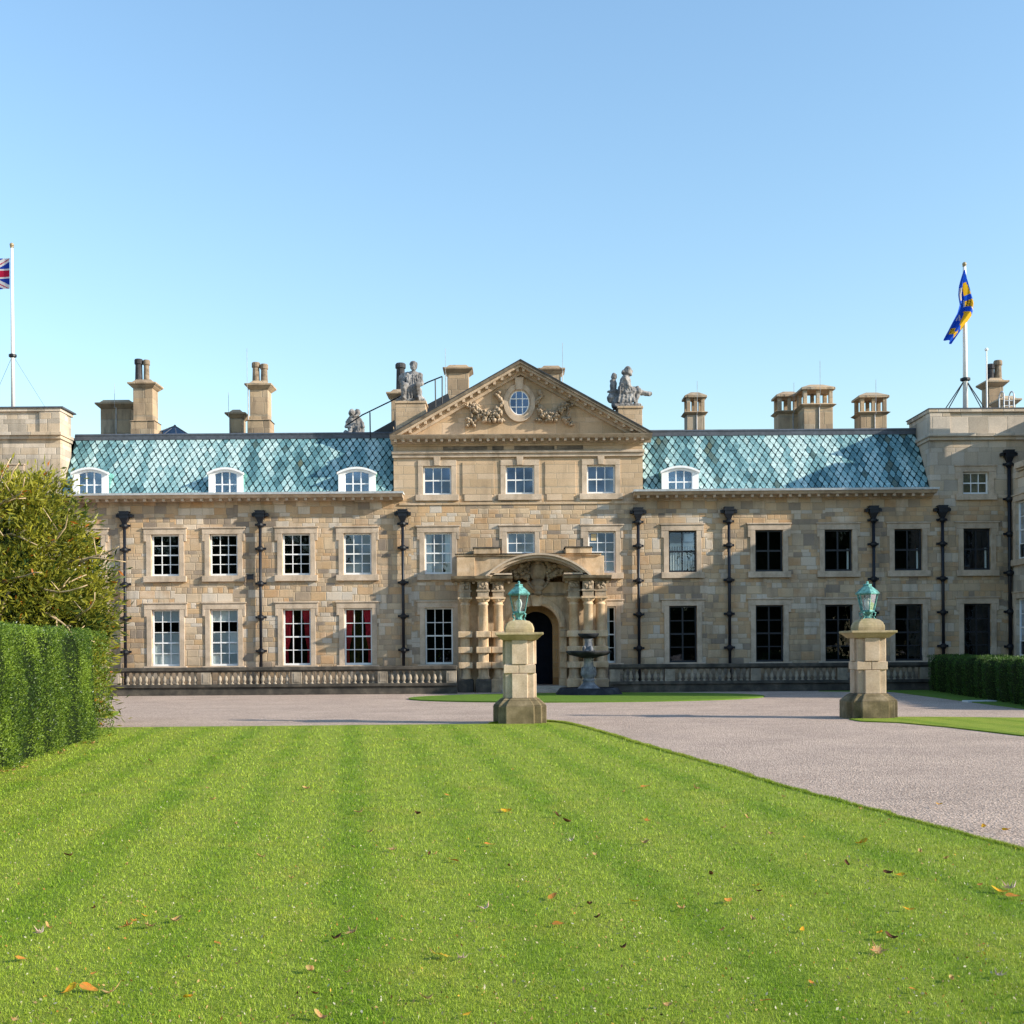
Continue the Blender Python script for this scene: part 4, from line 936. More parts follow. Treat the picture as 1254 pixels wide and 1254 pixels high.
fpl, xl_, zl_ = flagpole(14.5, 298.5, 60.9, ZLT+.07, 'tall white flagpole on the tower roof behind the leafy shrub', .10, 435, ((-1.5, .5), (1.6, .4)))
fpr, xr_, zr_ = flagpole(1181, 322, 61.4, ZRT+.05, 'tall white flagpole braced by four dark struts on the tower roof', .13, 464, ((-1.25, -.3), (-.85, .6), (.65, -.6), (1.3, .3)))
# union flag blowing to the left
def union(u, v):   # u 0 hoist..1 fly, v 0 bottom..1 top
    x, y = u*2-1, v-.5; wht, red_, blu = (.62, .60, .62), (.42, .012, .05), (.012, .045, .33)
    if abs(y) < .1 or abs(x) < .1: return red_
    if abs(y) < .167 or abs(x) < .167: return wht
    dd = abs(abs(y)-abs(x)*.5)/1.118
    if dd < .034 and ((x*y > 0) == (abs(y) > abs(x)*.5)): return red_
    if dd < .10: return wht
    return blu
z0f, z1f = WZ(353.5, 60.9, 10), WZ(316, 60.9, 12)
m = MB(); nu, nv = 90, 56; hgt_ = z1f-z0f; ln = hgt_*2
idx = lambda i, j: j*(nu+1)+i
vs = []
for j in range(nv+1):
    for i in range(nu+1):
        u, v = i/nu, j/nv; vs.append((xl_-.12-ln*u*.94, 60.9+.22*u**.5*math.sin(7*u+1.5*v), z0f+hgt_*v-.55*u*u*hgt_*.5+.05*math.sin(9*u)*u-(.42*u if v > .5 else .1*u)*(v-.5)*0))
fs = []; cols_ = []
o_ = len(m.v); m.v += [Vector(p) for p in vs]
for j in range(nv):
    for i in range(nu): m.f.append([idx(i, j), idx(i+1, j), idx(i+1, j+1), idx(i, j+1)]); m.c.append(union((i+.5)/nu, (j+.5)/nv))
tag(m.build('union_flag', FLAGM, smooth=True), 'red, white and blue Union flag flying at the picture edge', 'flag')
# limp blue and gold flag
rows_ = [(1180.6, 331, .6, 0), (1179.6, 342, 3.0, 0), (1179.2, 352, 5.6, .06), (1180.0, 362, 8.2, .2), (1182.6, 373, 10.4, .5), (1181.5, 381, 10.2, .62), (1177.5, 390, 8.6, .72), (1172.0, 399, 7.6, .78), (1166.2, 409, 6.4, .80), (1160.6, 418.4, 5.4, .66)]
m = MB(); nt_ = 24; sub = 5; pts = []
for i in range(len(rows_)-1):
    for k in range(sub): f_ = k/sub; pts.append(tuple(rows_[i][q]*(1-f_)+rows_[i+1][q]*f_ for q in range(4)))
pts.append(rows_[-1]); vs = []
for j, (cx_, cy_, hw_, tl) in enumerate(pts):
    for i in range(nt_+1):
        q = i/nt_*2-1; px_ = cx_+q*hw_*math.cos(tl*.8); py_ = cy_+q*hw_*math.sin(tl*.8)*(1 if j > 20 else -.5)
        s_ = j/len(pts); y = 61.15+.22*math.sin(q*4.2+s_*5)*min(1, hw_/6)
        X_, Z_ = W(px_, py_, 61.2); vs.append((X_, y, Z_))
m.v += [Vector(p) for p in vs]; npx = nt_+1
BL, GO, WH, DK = (.012, .085, .55), (.75, .45, .02), (.6, .55, .5), (.12, .06, .02)
for j in range(len(pts)-1):
    for i in range(nt_):
        q = (i+.5)/nt_*2-1; s_ = (j+.5)/(len(pts)-1); c_ = BL
        if .16 < s_ < .34 and .1 < q-.9*(s_-.25) < .75: c_ = GO
        if .24 < s_ < .40 and -.95 < q < -.55: c_ = WH
        if .40 < s_ < .46 and -.1 < q < .9: c_ = GO if (i+j) % 3 else DK
        if .46 < s_ < .50 and q > .5: c_ = WH
        if .55 < s_ < .78 and q > -.05+.5*(s_-.55): c_ = GO
        if .62 < s_ < .72 and -.5 < q < -.1 and (i*3+j) % 4 < 2: c_ = WH
        if .83 < s_ < .92 and -.6 < q < .75 and not (-.1 < q < .3 and s_ < .87): c_ = GO if (i+2*j) % 5 else DK
        m.f.append([j*npx+i, (j+1)*npx+i, (j+1)*npx+i+1, j*npx+i+1]); m.c.append(c_)
tag(m.build('heraldic_flag', FLAGM, smooth=True), 'limp blue and gold heraldic flag hanging folded on its pole', 'flag')

# ================================================================== BALUSTRADES
YB = 56.9
def balustrade(pxa, pxb, piers, label):
    xa, xb = WX(pxa, YB, 835), WX(pxb, YB, 835)
    root = empty('balustrade', ((xa+xb)/2, YB, 0), label, 'balustrade', 'stone balustrades along the terrace')
    m = MB(); m.box(xa, xb, YB-.16, YB+.22, 0, .36); m.box(xa, xb, YB-.24, YB+.26, .362, .50); m.build('plinth', STAINED, root, bevel=.02)
    m = MB(); m.box(xa, xb, YB-.22, YB+.24, 1.13, 1.30); m.box(xa, xb, YB-.17, YB+.19, 1.07, 1.128); m.build('rail', STAINED, root, bevel=.025)
    ps = [WX(p, YB, 835) for p in piers]
    for x in ps: m = MB(); m.box(x-.23, x+.23, YB-.15, YB+.18, .502, 1.068); m.box(x-.14, x+.14, YB-.17, YB-.148, .58, .99); m.build('post', BALUST, root, bevel=.012)
    proto = None
    x = xa+.15
    while x < xb-.1:
        if all(abs(x-p) > .36 for p in ps):
            if proto is None:
                m = MB(); m.lathe([(.085, .502), (.085, .54), (.05, .57), (.06, .60), (.098, .68), (.10, .73), (.075, .82), (.045, .93), (.042, .97), (.07, .99), (.055, 1.02), (.08, 1.04), (.08, 1.068)], x, YB, 12)
                proto = m.build('baluster', BALUST, root, smooth=True); px0 = x
            else:
                c_ = proto.copy(); COL.objects.link(c_); c_.parent = root; c_.location = (x-px0, 0, 0)
        x += .285
    return root
balustrade(100, 560, (143, 253, 364, 469, 553), 'sooty stone balustrade running from the leafy shrub to the porch')
balustrade(746, 1236, (753, 820, 925, 1031, 1132), 'sooty stone balustrade running from the fountain to the dark hedge')

# ================================================================== GATE PIERS WITH LANTERNS
def cross_plan(a, b_, cx, cy):    # a half width of the corner square, b half width of the projecting middle (projects by p)
    p = b_[1]; h = b_[0]
    return [(cx+x, cy+y) for x, y in ((-h, -a-p), (h, -a-p), (h, -a), (a, -a), (a, -h), (a+p, -h), (a+p, h), (a, h), (a, a), (h, a), (h, a+p), (-h, a+p), (-h, a), (-a, a), (-a, h), (-a-p, h), (-a-p, -h), (-a, -h), (-a, -a), (-h, -a))]
def loft(m, p0, z0, p1, z1):
    n = len(p0); vs = [(x, y, z0) for x, y in p0]+[(x, y, z1) for x, y in p1]
    m.add(vs, [tuple(range(n-1, -1, -1)), tuple(range(n, 2*n))]+[(i, (i+1) % n, (i+1) % n+n, i+n) for i in range(n)])
PX, PY = .2, 33.4
pier = empty('gate_pier', (PX, PY, 0), 'stone gate pier at the lawn corner, standing before the dark doorway', 'gate pier', 'gate piers topped with green lanterns')
big_ = cross_plan(.58, (.38, .14), PX, PY); med = cross_plan(.40, (.24, .08), PX, PY); sh_ = cross_plan(.385, (.21, .07), PX, PY)
m = MB(); m.poly_z(big_, -.02, .50); mid_ = cross_plan(.47, (.30, .10), PX, PY)
loft(m, big_, .502, mid_, .64); loft(m, mid_, .642, med, .70); m.build('plinth', PIERB, pier, bevel=.02)
m = MB(); m.poly_z(sh_, .702, 1.36); m.box(PX-.43, PX-.03, PY-.43, PY+.43, 1.375, 1.60); m.box(PX-.015, PX+.43, PY-.43, PY+.43, 1.375, 1.60); m.box(PX-.40, PX+.40, PY-.40, PY+.40, 1.355, 1.62)
m.poly_z(sh_, 1.615, 2.26); m.build('shaft', PIER, pier, bevel=.012)
m = MB(); m.frustum(PX, PY, 2.262, 2.40, .46, .62); m.box(PX-.645, PX+.645, PY-.645, PY+.645, 2.402, 2.47)
m.lathe([(.40, 2.472), (.41, 2.56), (.40, 2.62), (.36, 2.71), (.28, 2.78), (.16, 2.815), (.05, 2.82)], PX, PY, 24, square=.75); m.build('cap', PIERC, pier, bevel=.015)
m = MB(); hexr = lambda r, z: (r, z)
m.lathe([(.19, 2.99), (.20, 3.02), (.19, 3.05)], PX, PY, 6, R(30)); m.lathe([(.10, 2.80), (.08, 2.88), (.13, 2.99)], PX, PY, 10)
m.lathe([(.285, 3.49), (.34, 3.50), (.35, 3.53), (.33, 3.55), (.27, 3.61), (.17, 3.69), (.12, 3.73), (.115, 3.755), (.13, 3.765), (.12, 3.785), (.04, 3.80), (.03, 3.83), (.045, 3.845), (.005, 3.88)], PX, PY, 6, R(30))
for k in range(6):
    a = R(30)+k*math.pi/3; c_, s_ = math.cos(a), math.sin(a)
    m.tube([(PX+.185*c_, PY+.185*s_, 3.03), (PX+.285*c_, PY+.285*s_, 3.50)], .017, 6)
lan = m.build('lantern', COPPER, pier)
m = MB(); m.lathe([(.17, 3.04), (.27, 3.49)], PX, PY, 6, R(30)); m.f = [f_ for f_ in m.f if len(f_) == 4]; m.c = [None]*len(m.f); m.build('glazing', GLASSL, lan)
m = MB(); m.lathe([(.05, 3.05), (.05, 3.14), (.07, 3.17), (.085, 3.27), (.06, 3.36), (.02, 3.40)], PX, PY, 12); m.build('bulb', plain('frosted_glass', (.75, .76, .74), .4, .4, var=.05), lan, smooth=True)
for k in range(4):
    a = R(45)+k*math.pi/2; c_, s_ = math.cos(a), math.sin(a)
    m = MB(); m.tube([(PX+r*c_, PY+r*s_, z) for r, z in ((.17, 3.0), (.25, 2.97), (.24, 2.90), (.18, 2.87), (.22, 2.80), (.28, 2.77))], .024, 7); m.build('bracket', COPPER, lan, smooth=True)
pier2 = copy_tree(pier); pier2.location = (10.08, 34.7, 0); pier2['label'] = 'stone gate pier standing apart across the drive, on the small verge lawn'

# ================================================================== FOUNTAIN
FX, FY = WX(721, 53.6, 840), 53.6
fo = empty('fountain', (FX, FY, .05), 'dark two-tier stone fountain on the grass island before the porch', 'fountain')
m = MB(); m.lathe([(1.60, .0), (1.55, .06), (1.36, .30), (1.30, .33), (1.22, .33), (1.2, .22)], FX, FY, 8, R(22.5)); m.build('basin', FOUNTD, fo)
m = MB(); m.lathe([(1.21, .25), (.2, .26)], FX, FY, 8, R(22.5)); m.build('water', WATER, fo)
m = MB(); m.lathe([(.50, .2), (.50, .30), (.42, .38), (.28, .50), (.235, .60), (.27, .63), (.27, .68), (.22, .70), (.25, .76), (.34, .88), (.345, .98), (.28, 1.12), (.22, 1.30), (.195, 1.46), (.22, 1.56), (.20, 1.64)], FX, FY, 20); 
for k in range(8): a = k*math.pi/4; m.ball((FX+.27*math.cos(a), FY+.27*math.sin(a), 1.05), (.07, .07, .2), 8, 6)
m.build('pedestal', FOUNT, fo, smooth=True)
m = MB()
n = 48; prof = [(.24, 1.62), (.55, 1.70), (.80, 1.76), (.92, 1.86), (.955, 1.92), (.93, 1.945), (.80, 1.93), (.3, 1.85)]; vs = []
for r, z in prof:
    for k in range(n): a = 2*math.pi*k/n; rr = r*(1+(.055*abs(math.cos(4*a)) if r > .5 else 0)); vs.append((FX+rr*math.cos(a), FY+rr*math.sin(a), z))
fs = [(i*n+k, i*n+(k+1) % n, (i+1)*n+(k+1) % n, (i+1)*n+k) for i in range(len(prof)-1) for k in range(n)]
m.add(vs, fs); m.build('bowl', FOUNTD, fo, smooth=True)
m = MB(); m.lathe([(.30, 1.84), (.27, 1.95), (.2, 2.05), (.17, 2.2), (.16, 2.38), (.21, 2.47)], FX, FY, 16); m.ball((FX+.1, FY-.2, 2.0), (.1, .1, .17)); m.ball((FX-.18, FY-.1, 2.0), (.1, .1, .17)); m.build('stem', FOUNT, fo, smooth=True)
m = MB(); m.lathe([(.18, 2.46), (.32, 2.52), (.40, 2.56), (.46, 2.66), (.455, 2.70), (.40, 2.70), (.15, 2.64)], FX, FY, 24); m.build('upper_bowl', FOUNTD, fo, smooth=True)

# ================================================================== HEDGES AND SHRUBS
def noise3(P, sc): return np.array([mnoise.noise(Vector(p)*sc) for p in P])
# big clipped hedge on the left
hd = empty('clipped_hedge', (-10.5, 23, .0), 'tall clipped green hedge with a lit flat face beside the lawn', 'hedge')
A, B_ = np.array([-7.55, 12.0]), np.array([-9.80, 29.3]); HT = 2.54; TH = 2.6
dv = (B_-A)/np.linalg.norm(B_-A); nv_ = np.array([dv[1], -dv[0]])     # outward, towards the lawn
def hedge_pt(s, o, z): q = A+dv*s+nv_*o; return (q[0], q[1], z)
Lh = np.linalg.norm(B_-A)
def hbulge(s, z): return .17*np.sin(s*2.2+.3*np.sin(z*2))+.12*np.sin(s*5.1+1)+.07*np.sin(z*3+s*3)
m = MB(); c8 = [hedge_pt(0, -.12, 0), hedge_pt(Lh-.1, -.12, 0), hedge_pt(Lh-.1, -TH, 0), hedge_pt(0, -TH, 0), hedge_pt(0, -.22, HT-.15), hedge_pt(Lh-.2, -.22, HT-.15), hedge_pt(Lh-.2, -TH, HT-.15), hedge_pt(0, -TH, HT-.15)]
m.add(c8, [(3, 2, 1, 0), (4, 5, 6, 7), (0, 1, 5, 4), (1, 2, 6, 5), (2, 3, 7, 6), (3, 0, 4, 7)]); m.build('hedge_core', CORE, hd)
def hedge_leaves(n):
    P = []; N = []
    s = rng.uniform(0, Lh+.05, n); z = rng.uniform(.0, HT, n); face = rng.uniform(0, 1, n)
    top = face < .22; end = (face >= .22) & (face < .34)
    o = rng.uniform(-.13, .03, n)+hbulge(s, z)-.10*(z/HT)**2
    X = np.zeros((n, 3)); Nn = np.zeros((n, 3))
    for arr, msk in ((0, ~(top | end)),):
        q = A+dv*s[msk][:, None]+nv_*o[msk][:, None]; X[msk, :2] = q; X[msk, 2] = z[msk]; Nn[msk, :2] = nv_; Nn[msk, 2] = .35
    q = A+dv*s[top][:, None]-nv_*rng.uniform(0, TH, top.sum())[:, None]; X[top, :2] = q; X[top, 2] = HT-.12+rng.uniform(-.08, .08, top.sum())+.05*np.sin(s[top]*4); Nn[top, 2] = 1
    q = A+dv*(Lh+rng.uniform(-.12, .05, end.sum()))[:, None]-nv_*rng.uniform(0, TH, end.sum())[:, None]; X[end, :2] = q; X[end, 2] = z[end]; Nn[end, :2] = dv
    return X, Nn
P_, N_ = hedge_leaves(105000)
tn = noise3(P_, 1.1)+.6*noise3(P_*np.array([1, 1, .35]), 3.0); q = np.clip(.5+.55*tn+rng.normal(0, .22, len(P_)), 0, 1)[:, None]
cols = np.array((.035, .085, .012))*(1-q)+np.array((.25, .36, .038))*q
sp = rng.uniform(0, 1, len(P_)); cols[sp < .006] = (.45, .5, .4)
leaf_mass('foliage', P_, N_, .048, .42, cols, LEAFM, hd, .75, .35)
# dark scalloped hedge on the right
hr = empty('yew_hedge', (20.5, 47, 0), 'low dark yew hedge with a scalloped front below the tower windows', 'hedge')
a_, b2 = Vector((*G(1152, 847), 0)), Vector((*G(1272, 866), 0)); P_ = []; N_ = []; m = MB()
nn = 9; dh = b2-a_
for k in range(nn+2):
    c_ = a_+dh*(k+.4)/nn+Vector((.45, .75, 0)); rr = .80+.06*math.sin(k*2.3); H_ = 1.62+.04*math.sin(k*1.7)
    if c_.x > 24.0: continue
    m.lathe([(rr*.8, 0), (rr*.9, .5), (rr*.92, H_*.8), (rr*.7, H_*.95), (.1, H_*.97)], c_.x, c_.y, 14); m.box(c_.x-.1, c_.x+1.6, c_.y+.1, c_.y+1.5, 0, H_*.93)
    n = 3000; ph = rng.uniform(0, 2*np.pi, n); z = rng.uniform(0.02, H_, n); fr = np.where(z > H_*.8, np.sqrt(np.clip(1-((z-H_*.8)/(H_*.22))**2, .03, 1)), .93+.07*z/H_)
    r_ = rr*fr*rng.uniform(.93, 1.06, n); P_.append(np.stack([c_.x+r_*np.cos(ph), c_.y+r_*np.sin(ph), z], 1)); N_.append(np.stack([np.cos(ph), np.sin(ph), .4+(z > H_*.8)*.8], 1))
    n = 500; P_.append(np.stack([c_.x+rng.uniform(-.6, .6, n), c_.y+rng.uniform(-.3, 1.4, n), H_*.96+rng.uniform(-.06, .04, n)], 1)); N_.append(np.tile([0, 0, 1.], (n, 1)))
m.build('hedge_core', CORE, hr); P_ = np.concatenate(P_); N_ = np.concatenate(N_)
q = np.clip(rng.normal(.45, .3, len(P_)), 0, 1)[:, None]; cols = np.array((.022, .06, .010))*(1-q)+np.array((.085, .17, .022))*q
leaf_mass('foliage', P_, N_, .07, .35, cols, LEAFM, hr, .6, .4)
# big loose shrub behind the left hedge, with bare pale branches
sh = empty('leafy_tree', (-14.0, 33.2, 0), 'bushy yellow-green tree with pale bare branches behind the hedge', 'tree')
CC = np.array([-14.55, 33.2, 3.0]); CR = np.array([3.6, 2.7, 3.85])
rnd = random.Random(11); tb = MB(); tw = MB(); tips = []
def grow(p, d, L, r, lev):
    pts = [p]; dd = d.normalized(); n = 5
    for i in range(n):
        dd = (dd+Vector((rnd.gauss(0, .16), rnd.gauss(0, .16), rnd.gauss(0, .12)))).normalized(); pts.append(pts[-1]+dd*L/n)
    if lev and sum(((pts[-1][i]-CC[i])/CR[i])**2 for i in range(3)) > 1.0: return
    (tb if lev == 0 else tw).tube(pts, r, 7 if lev < 2 else 5, r*.55)
    if lev >= 2: tips.extend([(pts[k], dd) for k in (2, 3, 4, 5)])
    if lev == 3: return
    kids = (6, 4, 3)[lev]
    for k in range(kids):
        t_ = .35+.65*(k+1)/kids; q = pts[min(n, int(t_*n))]
        a = rnd.uniform(0, 2*math.pi); sp_ = rnd.uniform(.6, 1.1)
        nd = (dd+Vector((math.cos(a)*sp_, math.sin(a)*sp_, rnd.uniform(-.25, .4)))).normalized()
        grow(q, nd, L*rnd.uniform(.5, .72), r*.5, lev+1)
for k, (bx_, by_, lean) in enumerate(((-14.0, 33.2, (.25, -.1, 1)), (-12.9, 33.6, (.32, -.1, .9)), (-15.6, 33.0, (.0, -.1, 1)), (-13.2, 32.6, (.1, -.3, .9)))):
    grow(Vector((bx_, by_, 0)), Vector(lean), rnd.uniform(2.6, 3.4)*(.8 if k == 1 else 1), .13, 0)
tb.build('trunk', BARK, sh, smooth=True); tw.build('branches', BARK, sh, smooth=True)
# crown volume: a rounded, uneven mass
def crown_r(dirs): return 1+.16*noise3(dirs, 1.7)+.12*noise3(dirs, 3.9)
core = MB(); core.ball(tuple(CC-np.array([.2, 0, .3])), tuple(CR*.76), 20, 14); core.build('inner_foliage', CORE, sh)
clN = 1900; d = rng.normal(0, 1, (clN, 3)); d /= np.linalg.norm(d, axis=1)[:, None]; rad = crown_r(d)*rng.uniform(.80, 1.05, clN)
cl = CC+d*rad[:, None]*CR; keep = cl[:, 2] > .15; cl = cl[keep]; dcl = d[keep]
ex = np.array([[-11.1+rng.uniform(-.45, .25), 32.4+rng.uniform(-.5, .5), z] for z in np.linspace(.2, 3.2, 60)]); cl = np.concatenate([cl, ex]); dcl = np.concatenate([dcl, np.tile([.9, -.4, .2], (len(ex), 1))])
tp = np.array([list(p) for p, _ in tips]); tp = tp[rng.choice(len(tp), min(220, len(tp)), replace=False)]; dt = (tp-CC)/np.linalg.norm(tp-CC, axis=1)[:, None]
inside = (((tp-CC)/CR)**2).sum(1) < 1.35; cl = np.concatenate([cl, tp[inside]]); dcl = np.concatenate([dcl, dt[inside]])
P_ = []; N_ = []; Cc = []
for c_, dd in zip(cl, dcl):
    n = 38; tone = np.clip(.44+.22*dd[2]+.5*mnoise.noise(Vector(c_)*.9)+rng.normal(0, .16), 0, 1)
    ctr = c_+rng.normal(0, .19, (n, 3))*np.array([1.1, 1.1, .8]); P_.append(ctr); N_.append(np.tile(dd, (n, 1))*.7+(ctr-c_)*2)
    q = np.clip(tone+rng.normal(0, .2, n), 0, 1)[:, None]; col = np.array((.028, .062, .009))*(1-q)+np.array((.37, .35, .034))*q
    col[rng.uniform(0, 1, n) < .015] = (.42, .13, .015); Cc.append(col)
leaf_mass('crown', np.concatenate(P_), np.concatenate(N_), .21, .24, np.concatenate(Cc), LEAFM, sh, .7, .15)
# bare twigs that show on the lit side of the crown
TWIG = plain('bleached_bark', (.44, .33, .20), .85, .2, var=.35, scale=12)
for k in range(20):
    a = rng.uniform(-1.7, -.1); el = rng.uniform(-.25, 1.1); dd = Vector((math.cos(a)*math.cos(el), math.sin(a)*math.cos(el), math.sin(el)))
    p = Vector(CC)+Vector([dd[i]*CR[i] for i in range(3)])*rng.uniform(.74, .93); dr = Vector((rng.uniform(.3, 1), rng.uniform(-.5, -.05), rng.uniform(-.1, .7))).normalized()
    pts = [p]
    for i in range(6): dr = (dr+Vector((rnd.gauss(0, .22), rnd.gauss(0, .2), rnd.gauss(0, .22)))).normalized(); pts.append(pts[-1]+dr*.26)
    m = MB(); m.tube(pts, .04, 6, .014); q = pts[3]; m.tube([q, q+Vector((rnd.gauss(.1, .25), rnd.gauss(-.1, .1), rnd.gauss(.25, .15)))], .022, 5, .008); m.build('bare_twig', TWIG, sh, smooth=True)

# ================================================================== FALLEN LEAVES
def leaf_mesh(kind, col, curl, seed):
    rd = random.Random(seed); m = MB(); out = []
    if kind == 'lobed':
        for k in range(20):
            a = 2*math.pi*k/20; r = .5*(1 if k % 4 == 0 else (.62 if k % 2 == 0 else .42))*(1.1 if 3 < k < 17 else .9); out.append((r*math.cos(a), r*math.sin(a)))
    else:
        for k in range(16):
            a = 2*math.pi*k/16; out.append((.55*math.cos(a), .26*math.sin(a)*(1-.3*math.cos(a))))
    ring_in = [(x*.5, y*.5) for x, y in out]; n = len(out)
    def zf(x, y): return curl*(x*x*1.0+y*y*1.6)+.05*math.sin(5*x+3*y+seed)
    vs = [(0, 0, zf(0, 0))]+[(x, y, zf(x, y)) for x, y in ring_in]+[(x*(1-.25*curl), y*(1-.3*curl), zf(x, y)) for x, y in out]
    cj = lambda: tuple(c_*rd.uniform(.75, 1.25) for c_ in col)
    m.add(vs, [], None)
    for k in range(n):
        m.f.append([0, 1+k, 1+(k+1) % n]); m.c.append(cj()); m.f.append([1+k, 1+n+k, 1+n+(k+1) % n, 1+(k+1) % n]); m.c.append(cj())
    o2 = len(m.v); m.v += [Vector(p) for p in ((-.45, .012, zf(-.45, 0)), (-.45, -.012, zf(-.45, 0)), (-.85, -.01, .08), (-.85, .01, .08))]; m.f.append([o2, o2+1, o2+2, o2+3]); m.c.append(col)
    me = bpy.data.meshes.new('fallen_leaf'); me.from_pydata([tuple(p) for p in m.v], [], m.f); at = me.color_attributes.new('Col', 'FLOAT_COLOR', 'CORNER'); fl = []
    for f_, c_ in zip(m.f, m.c): fl += [*c_, 1]*len(f_)
    at.data.foreach_set('color', fl); me.materials.append(LITTER); return me
TAN, ORG, BRN, YEL, PAL = (.42, .27, .12), (.46, .19, .035), (.10, .045, .02), (.56, .31, .02), (.50, .42, .31)
MESH = {(k, c_): leaf_mesh(k, c_, cu, i) for i, (k, c_, cu) in enumerate([('lobed', TAN, .55), ('lobed', YEL, .2), ('oval', ORG, .4), ('oval', BRN, .9), ('oval', TAN, .8), ('oval', YEL, .3), ('lobed', PAL, .8), ('lobed', ORG, .5)])}
NAMES = {TAN: 'tan', ORG: 'orange', BRN: 'dark brown', YEL: 'yellow', PAL: 'pale bleached'}
big_leaves = [(480, 1047, 'lobed', TAN, .13, 'folded tan leaf standing up in the lawn on the long dark mowing stripe'), (600, 1041, 'oval', ORG, .12, None), (595, 1121, 'lobed', PAL, .12, 'pale bleached leaf curled up alone in the middle of the lawn'), (430, 1152, 'lobed', TAN, .15, 'large tan leaf with a long stalk beside a small dark twig-like leaf'),
 (413, 1159, 'oval', BRN, .10, 'small dark leaf lying just below the large tan stalked leaf'), (541, 1181, 'lobed', YEL, .15, 'bright yellow star-shaped leaf lying flat near the lawn centre'), (676, 1107, 'oval', ORG, .12, None), (1055, 1038, 'oval', YEL, .15, 'upright yellow leaf on the dark stripe near the gravel edge'),
 (1090, 1077, 'oval', BRN, .11, 'glossy dark brown curled leaf below the upright yellow leaf'), (1225, 1099, 'oval', YEL, .14, 'yellow-brown curled leaf in the clump by the gravel edge'), (1236, 1096, 'lobed', PAL, .16, 'pale curled leaf topping the clump by the gravel edge'), (1241, 1106, 'oval', ORG, .11, 'orange leaf at the foot of the clump by the gravel edge'),
 (1075, 1174, 'lobed', TAN, .14, None), (155, 1144, 'lobed', ORG, .13, None), (181, 1143, 'lobed', TAN, .13, None), (214, 1136, 'oval', TAN, .11, None), (84, 1224, 'oval', YEL, .11, None), (109, 1222, 'oval', ORG, .11, None), (137, 1226, 'lobed', TAN, .14, None), (48, 1152, 'lobed', PAL, .12, None), (381, 1199, 'oval', TAN, .10, None),
 (791, 968, 'oval', ORG, .16, None), (852, 970, 'oval', TAN, .13, None), (892, 1111, 'oval', ORG, .10, None), (683, 1005, 'oval', BRN, .12, None), (695, 1012, 'oval', BRN, .12, None), (700, 1036, 'lobed', PAL, .13, None), (620, 998, 'oval', YEL, .13, None), (548, 979, 'oval', ORG, .13, None), (512, 1002, 'oval', BRN, .11, None), (440, 1000, 'oval', TAN, .13, None), (376, 970, 'oval', TAN, .13, None), (260, 984, 'oval', TAN, .11, None), (566, 1184, 'lobed', PAL, .10, None), (1113, 1122, 'oval', YEL, .09, None), (1127, 1050, 'oval', TAN, .09, None), (84, 1055, 'oval', BRN, .11, None), (320, 1056, 'oval', TAN, .10, None), (522, 1234, 'oval', TAN, .09, None), (793, 1011, 'lobed', ORG, .13, None), (1200, 1092, 'oval', ORG, .09, None), (1224, 1206, 'lobed', PAL, .1, None), (24, 1184, 'oval', ORG, .08, None), (555, 1061, 'oval', ORG, .1, None), (266, 1165, 'oval', ORG, .07, None)]
rnd = random.Random(3)
def lay_leaf(x, y, k, c_, s_, lab):
    o = bpy.data.objects.new('fallen_leaf', MESH[(k, c_)] if (k, c_) in MESH else MESH[('oval', c_)]); COL.objects.link(o)
    o.location = (x, y, .055); o.scale = (s_, s_, s_*1.1); o.scale = [q*1.05 for q in o.scale]; o.rotation_euler = (rnd.uniform(-.5, .5)+(.6 if lab and 'upright' in lab else 0), rnd.uniform(-.4, .4), rnd.uniform(0, 6.28))
    kk = 'lobed' if k == 'lobed' else 'slender'
    tag(o, lab or f'small {NAMES[c_]} {kk} autumn leaf lying on the mown lawn', 'fallen leaf', 'autumn leaves on the lawn')
for px, py, k, c_, s_, lab in big_leaves: lay_leaf(*G(px, py), k, c_, s_, lab)
for i in range(110):
    y = 1/rnd.uniform(1/26, 1/5.6); x = rnd.uniform(-.5, .5)*y
    if in_poly(np.array([x]), np.array([y]), lawn_poly)[0]: lay_leaf(x, y, rnd.choice(['oval', 'oval', 'lobed']), rnd.choice([TAN, ORG, BRN, TAN, YEL]), rnd.uniform(.05, .10), None)
# litter too small and too many to count: bits of leaf, cut grass, daisies
n = 6500; iy = rng.uniform(1/31, 1/5.4, n); Y = 1/iy; X = rng.uniform(-.55, .55, n)*Y; k = in_poly(X, Y, lawn_poly); X, Y = X[k], Y[k]; n = len(X)
pal = np.array([(.40, .36, .22), (.42, .28, .12), (.36, .16, .04), (.46, .44, .32), (.08, .05, .025), (.55, .34, .05)]); ci = rng.choice(6, n, p=[.34, .2, .12, .22, .07, .05])
P_ = np.stack([X, Y, np.full(n, .045)], 1); N_ = np.tile([0, 0, .25], (n, 1)); leaf_o = leaf_mass('leaf_litter', P_, N_, .022, .55, pal[ci], LITTER, None, .8)
tag(leaf_o, 'small bits of dead leaf and pale clippings strewn over the lawn', 'leaf litter', kind='stuff')
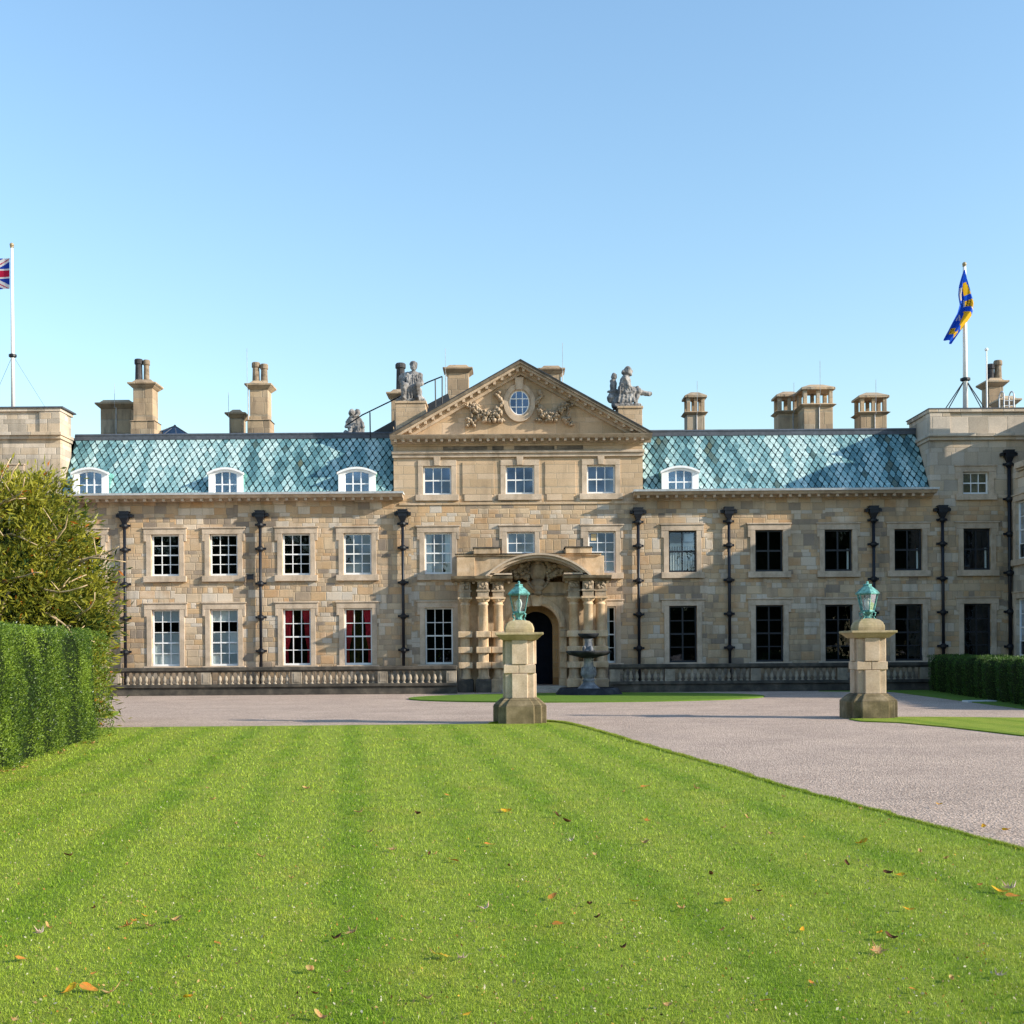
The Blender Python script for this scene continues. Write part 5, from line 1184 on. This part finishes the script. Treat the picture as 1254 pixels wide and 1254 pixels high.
# a few leaves along the foot of the hedge
for i in range(16):
    s_ = rnd.uniform(7, Lh-.3); q = A+dv*s_+nv_*rnd.uniform(.12, .4); lay_leaf(q[0], q[1], rnd.choice(['oval', 'lobed']), rnd.choice([ORG, TAN]), .12, 'orange or tan autumn leaf gathered along the foot of the clipped hedge')
for px, py in ((1150, 990), (1205, 1018), (1233, 1022)):
    x, y = G(px, py); lay_leaf(x, y, 'oval', YEL, .11, 'yellow leaf lying out on the pink gravel drive'); 
# drain slab and floodlight
m = MB(); x, y = G(1178, 859.5); x2, _ = G(1216, 859.5); m.box(x, x2, y-.6, y, -.01, .06); tag(m.build('stone_slab', plain('pale_concrete', (.55, .56, .55), .8, .2, var=.1), bevel=.01), 'pale flat stone slab set in the grass before the yew hedge', 'slab')
m = MB(); x, z = W(307, 706.5, YF-.2); m.box(x-.16, x+.16, YF-.34, YF-.16, z-.13, z+.11); m.tube([(x, YF-.2, z), (x-.12, YF-.05, z+.12), (x-.12, YF+.01, z+.12)], .025, 6); m.box(x-.2, x+.2, YF-.38, YF-.3, z+.09, z+.12)
m.build('floodlight', IRON, house, bevel=.01)
P_ = []; N_ = []; m = MB()
for k in range(26):
    cx_ = -75+6*k; H_ = (19 if cx_ < -21 else 9 if cx_ < 27 else 20)*rng.uniform(.85, 1.15); cy_ = -34+rng.uniform(-4, 3); m.ball((cx_, cy_, H_*.5), (4.2, 3.5, H_*.5), 14, 10)
    n = 1500; d = rng.normal(0, 1, (n, 3)); d /= np.linalg.norm(d, axis=1)[:, None]; P_.append(np.array([cx_, cy_, H_*.5])+d*np.array([4.5, 3.8, H_*.54])*(1+.15*noise3(d+k, 2.2))[:, None]); N_.append(d)
P_ = np.concatenate(P_); wd_ = leaf_mass('woodland', P_, np.concatenate(N_), .7, .6, np.array((.03, .055, .012))*rng.uniform(.5, 1.6, (len(P_), 1)), LEAFM, None, .8)
tag(wd_, 'dark woodland mirrored in the window panes', 'woodland', kind='stuff')
co_ = m.build('woodland_core', CORE); tag(co_, kind='stuff'); co_.parent = wd_
print('objects', len(bpy.data.objects))
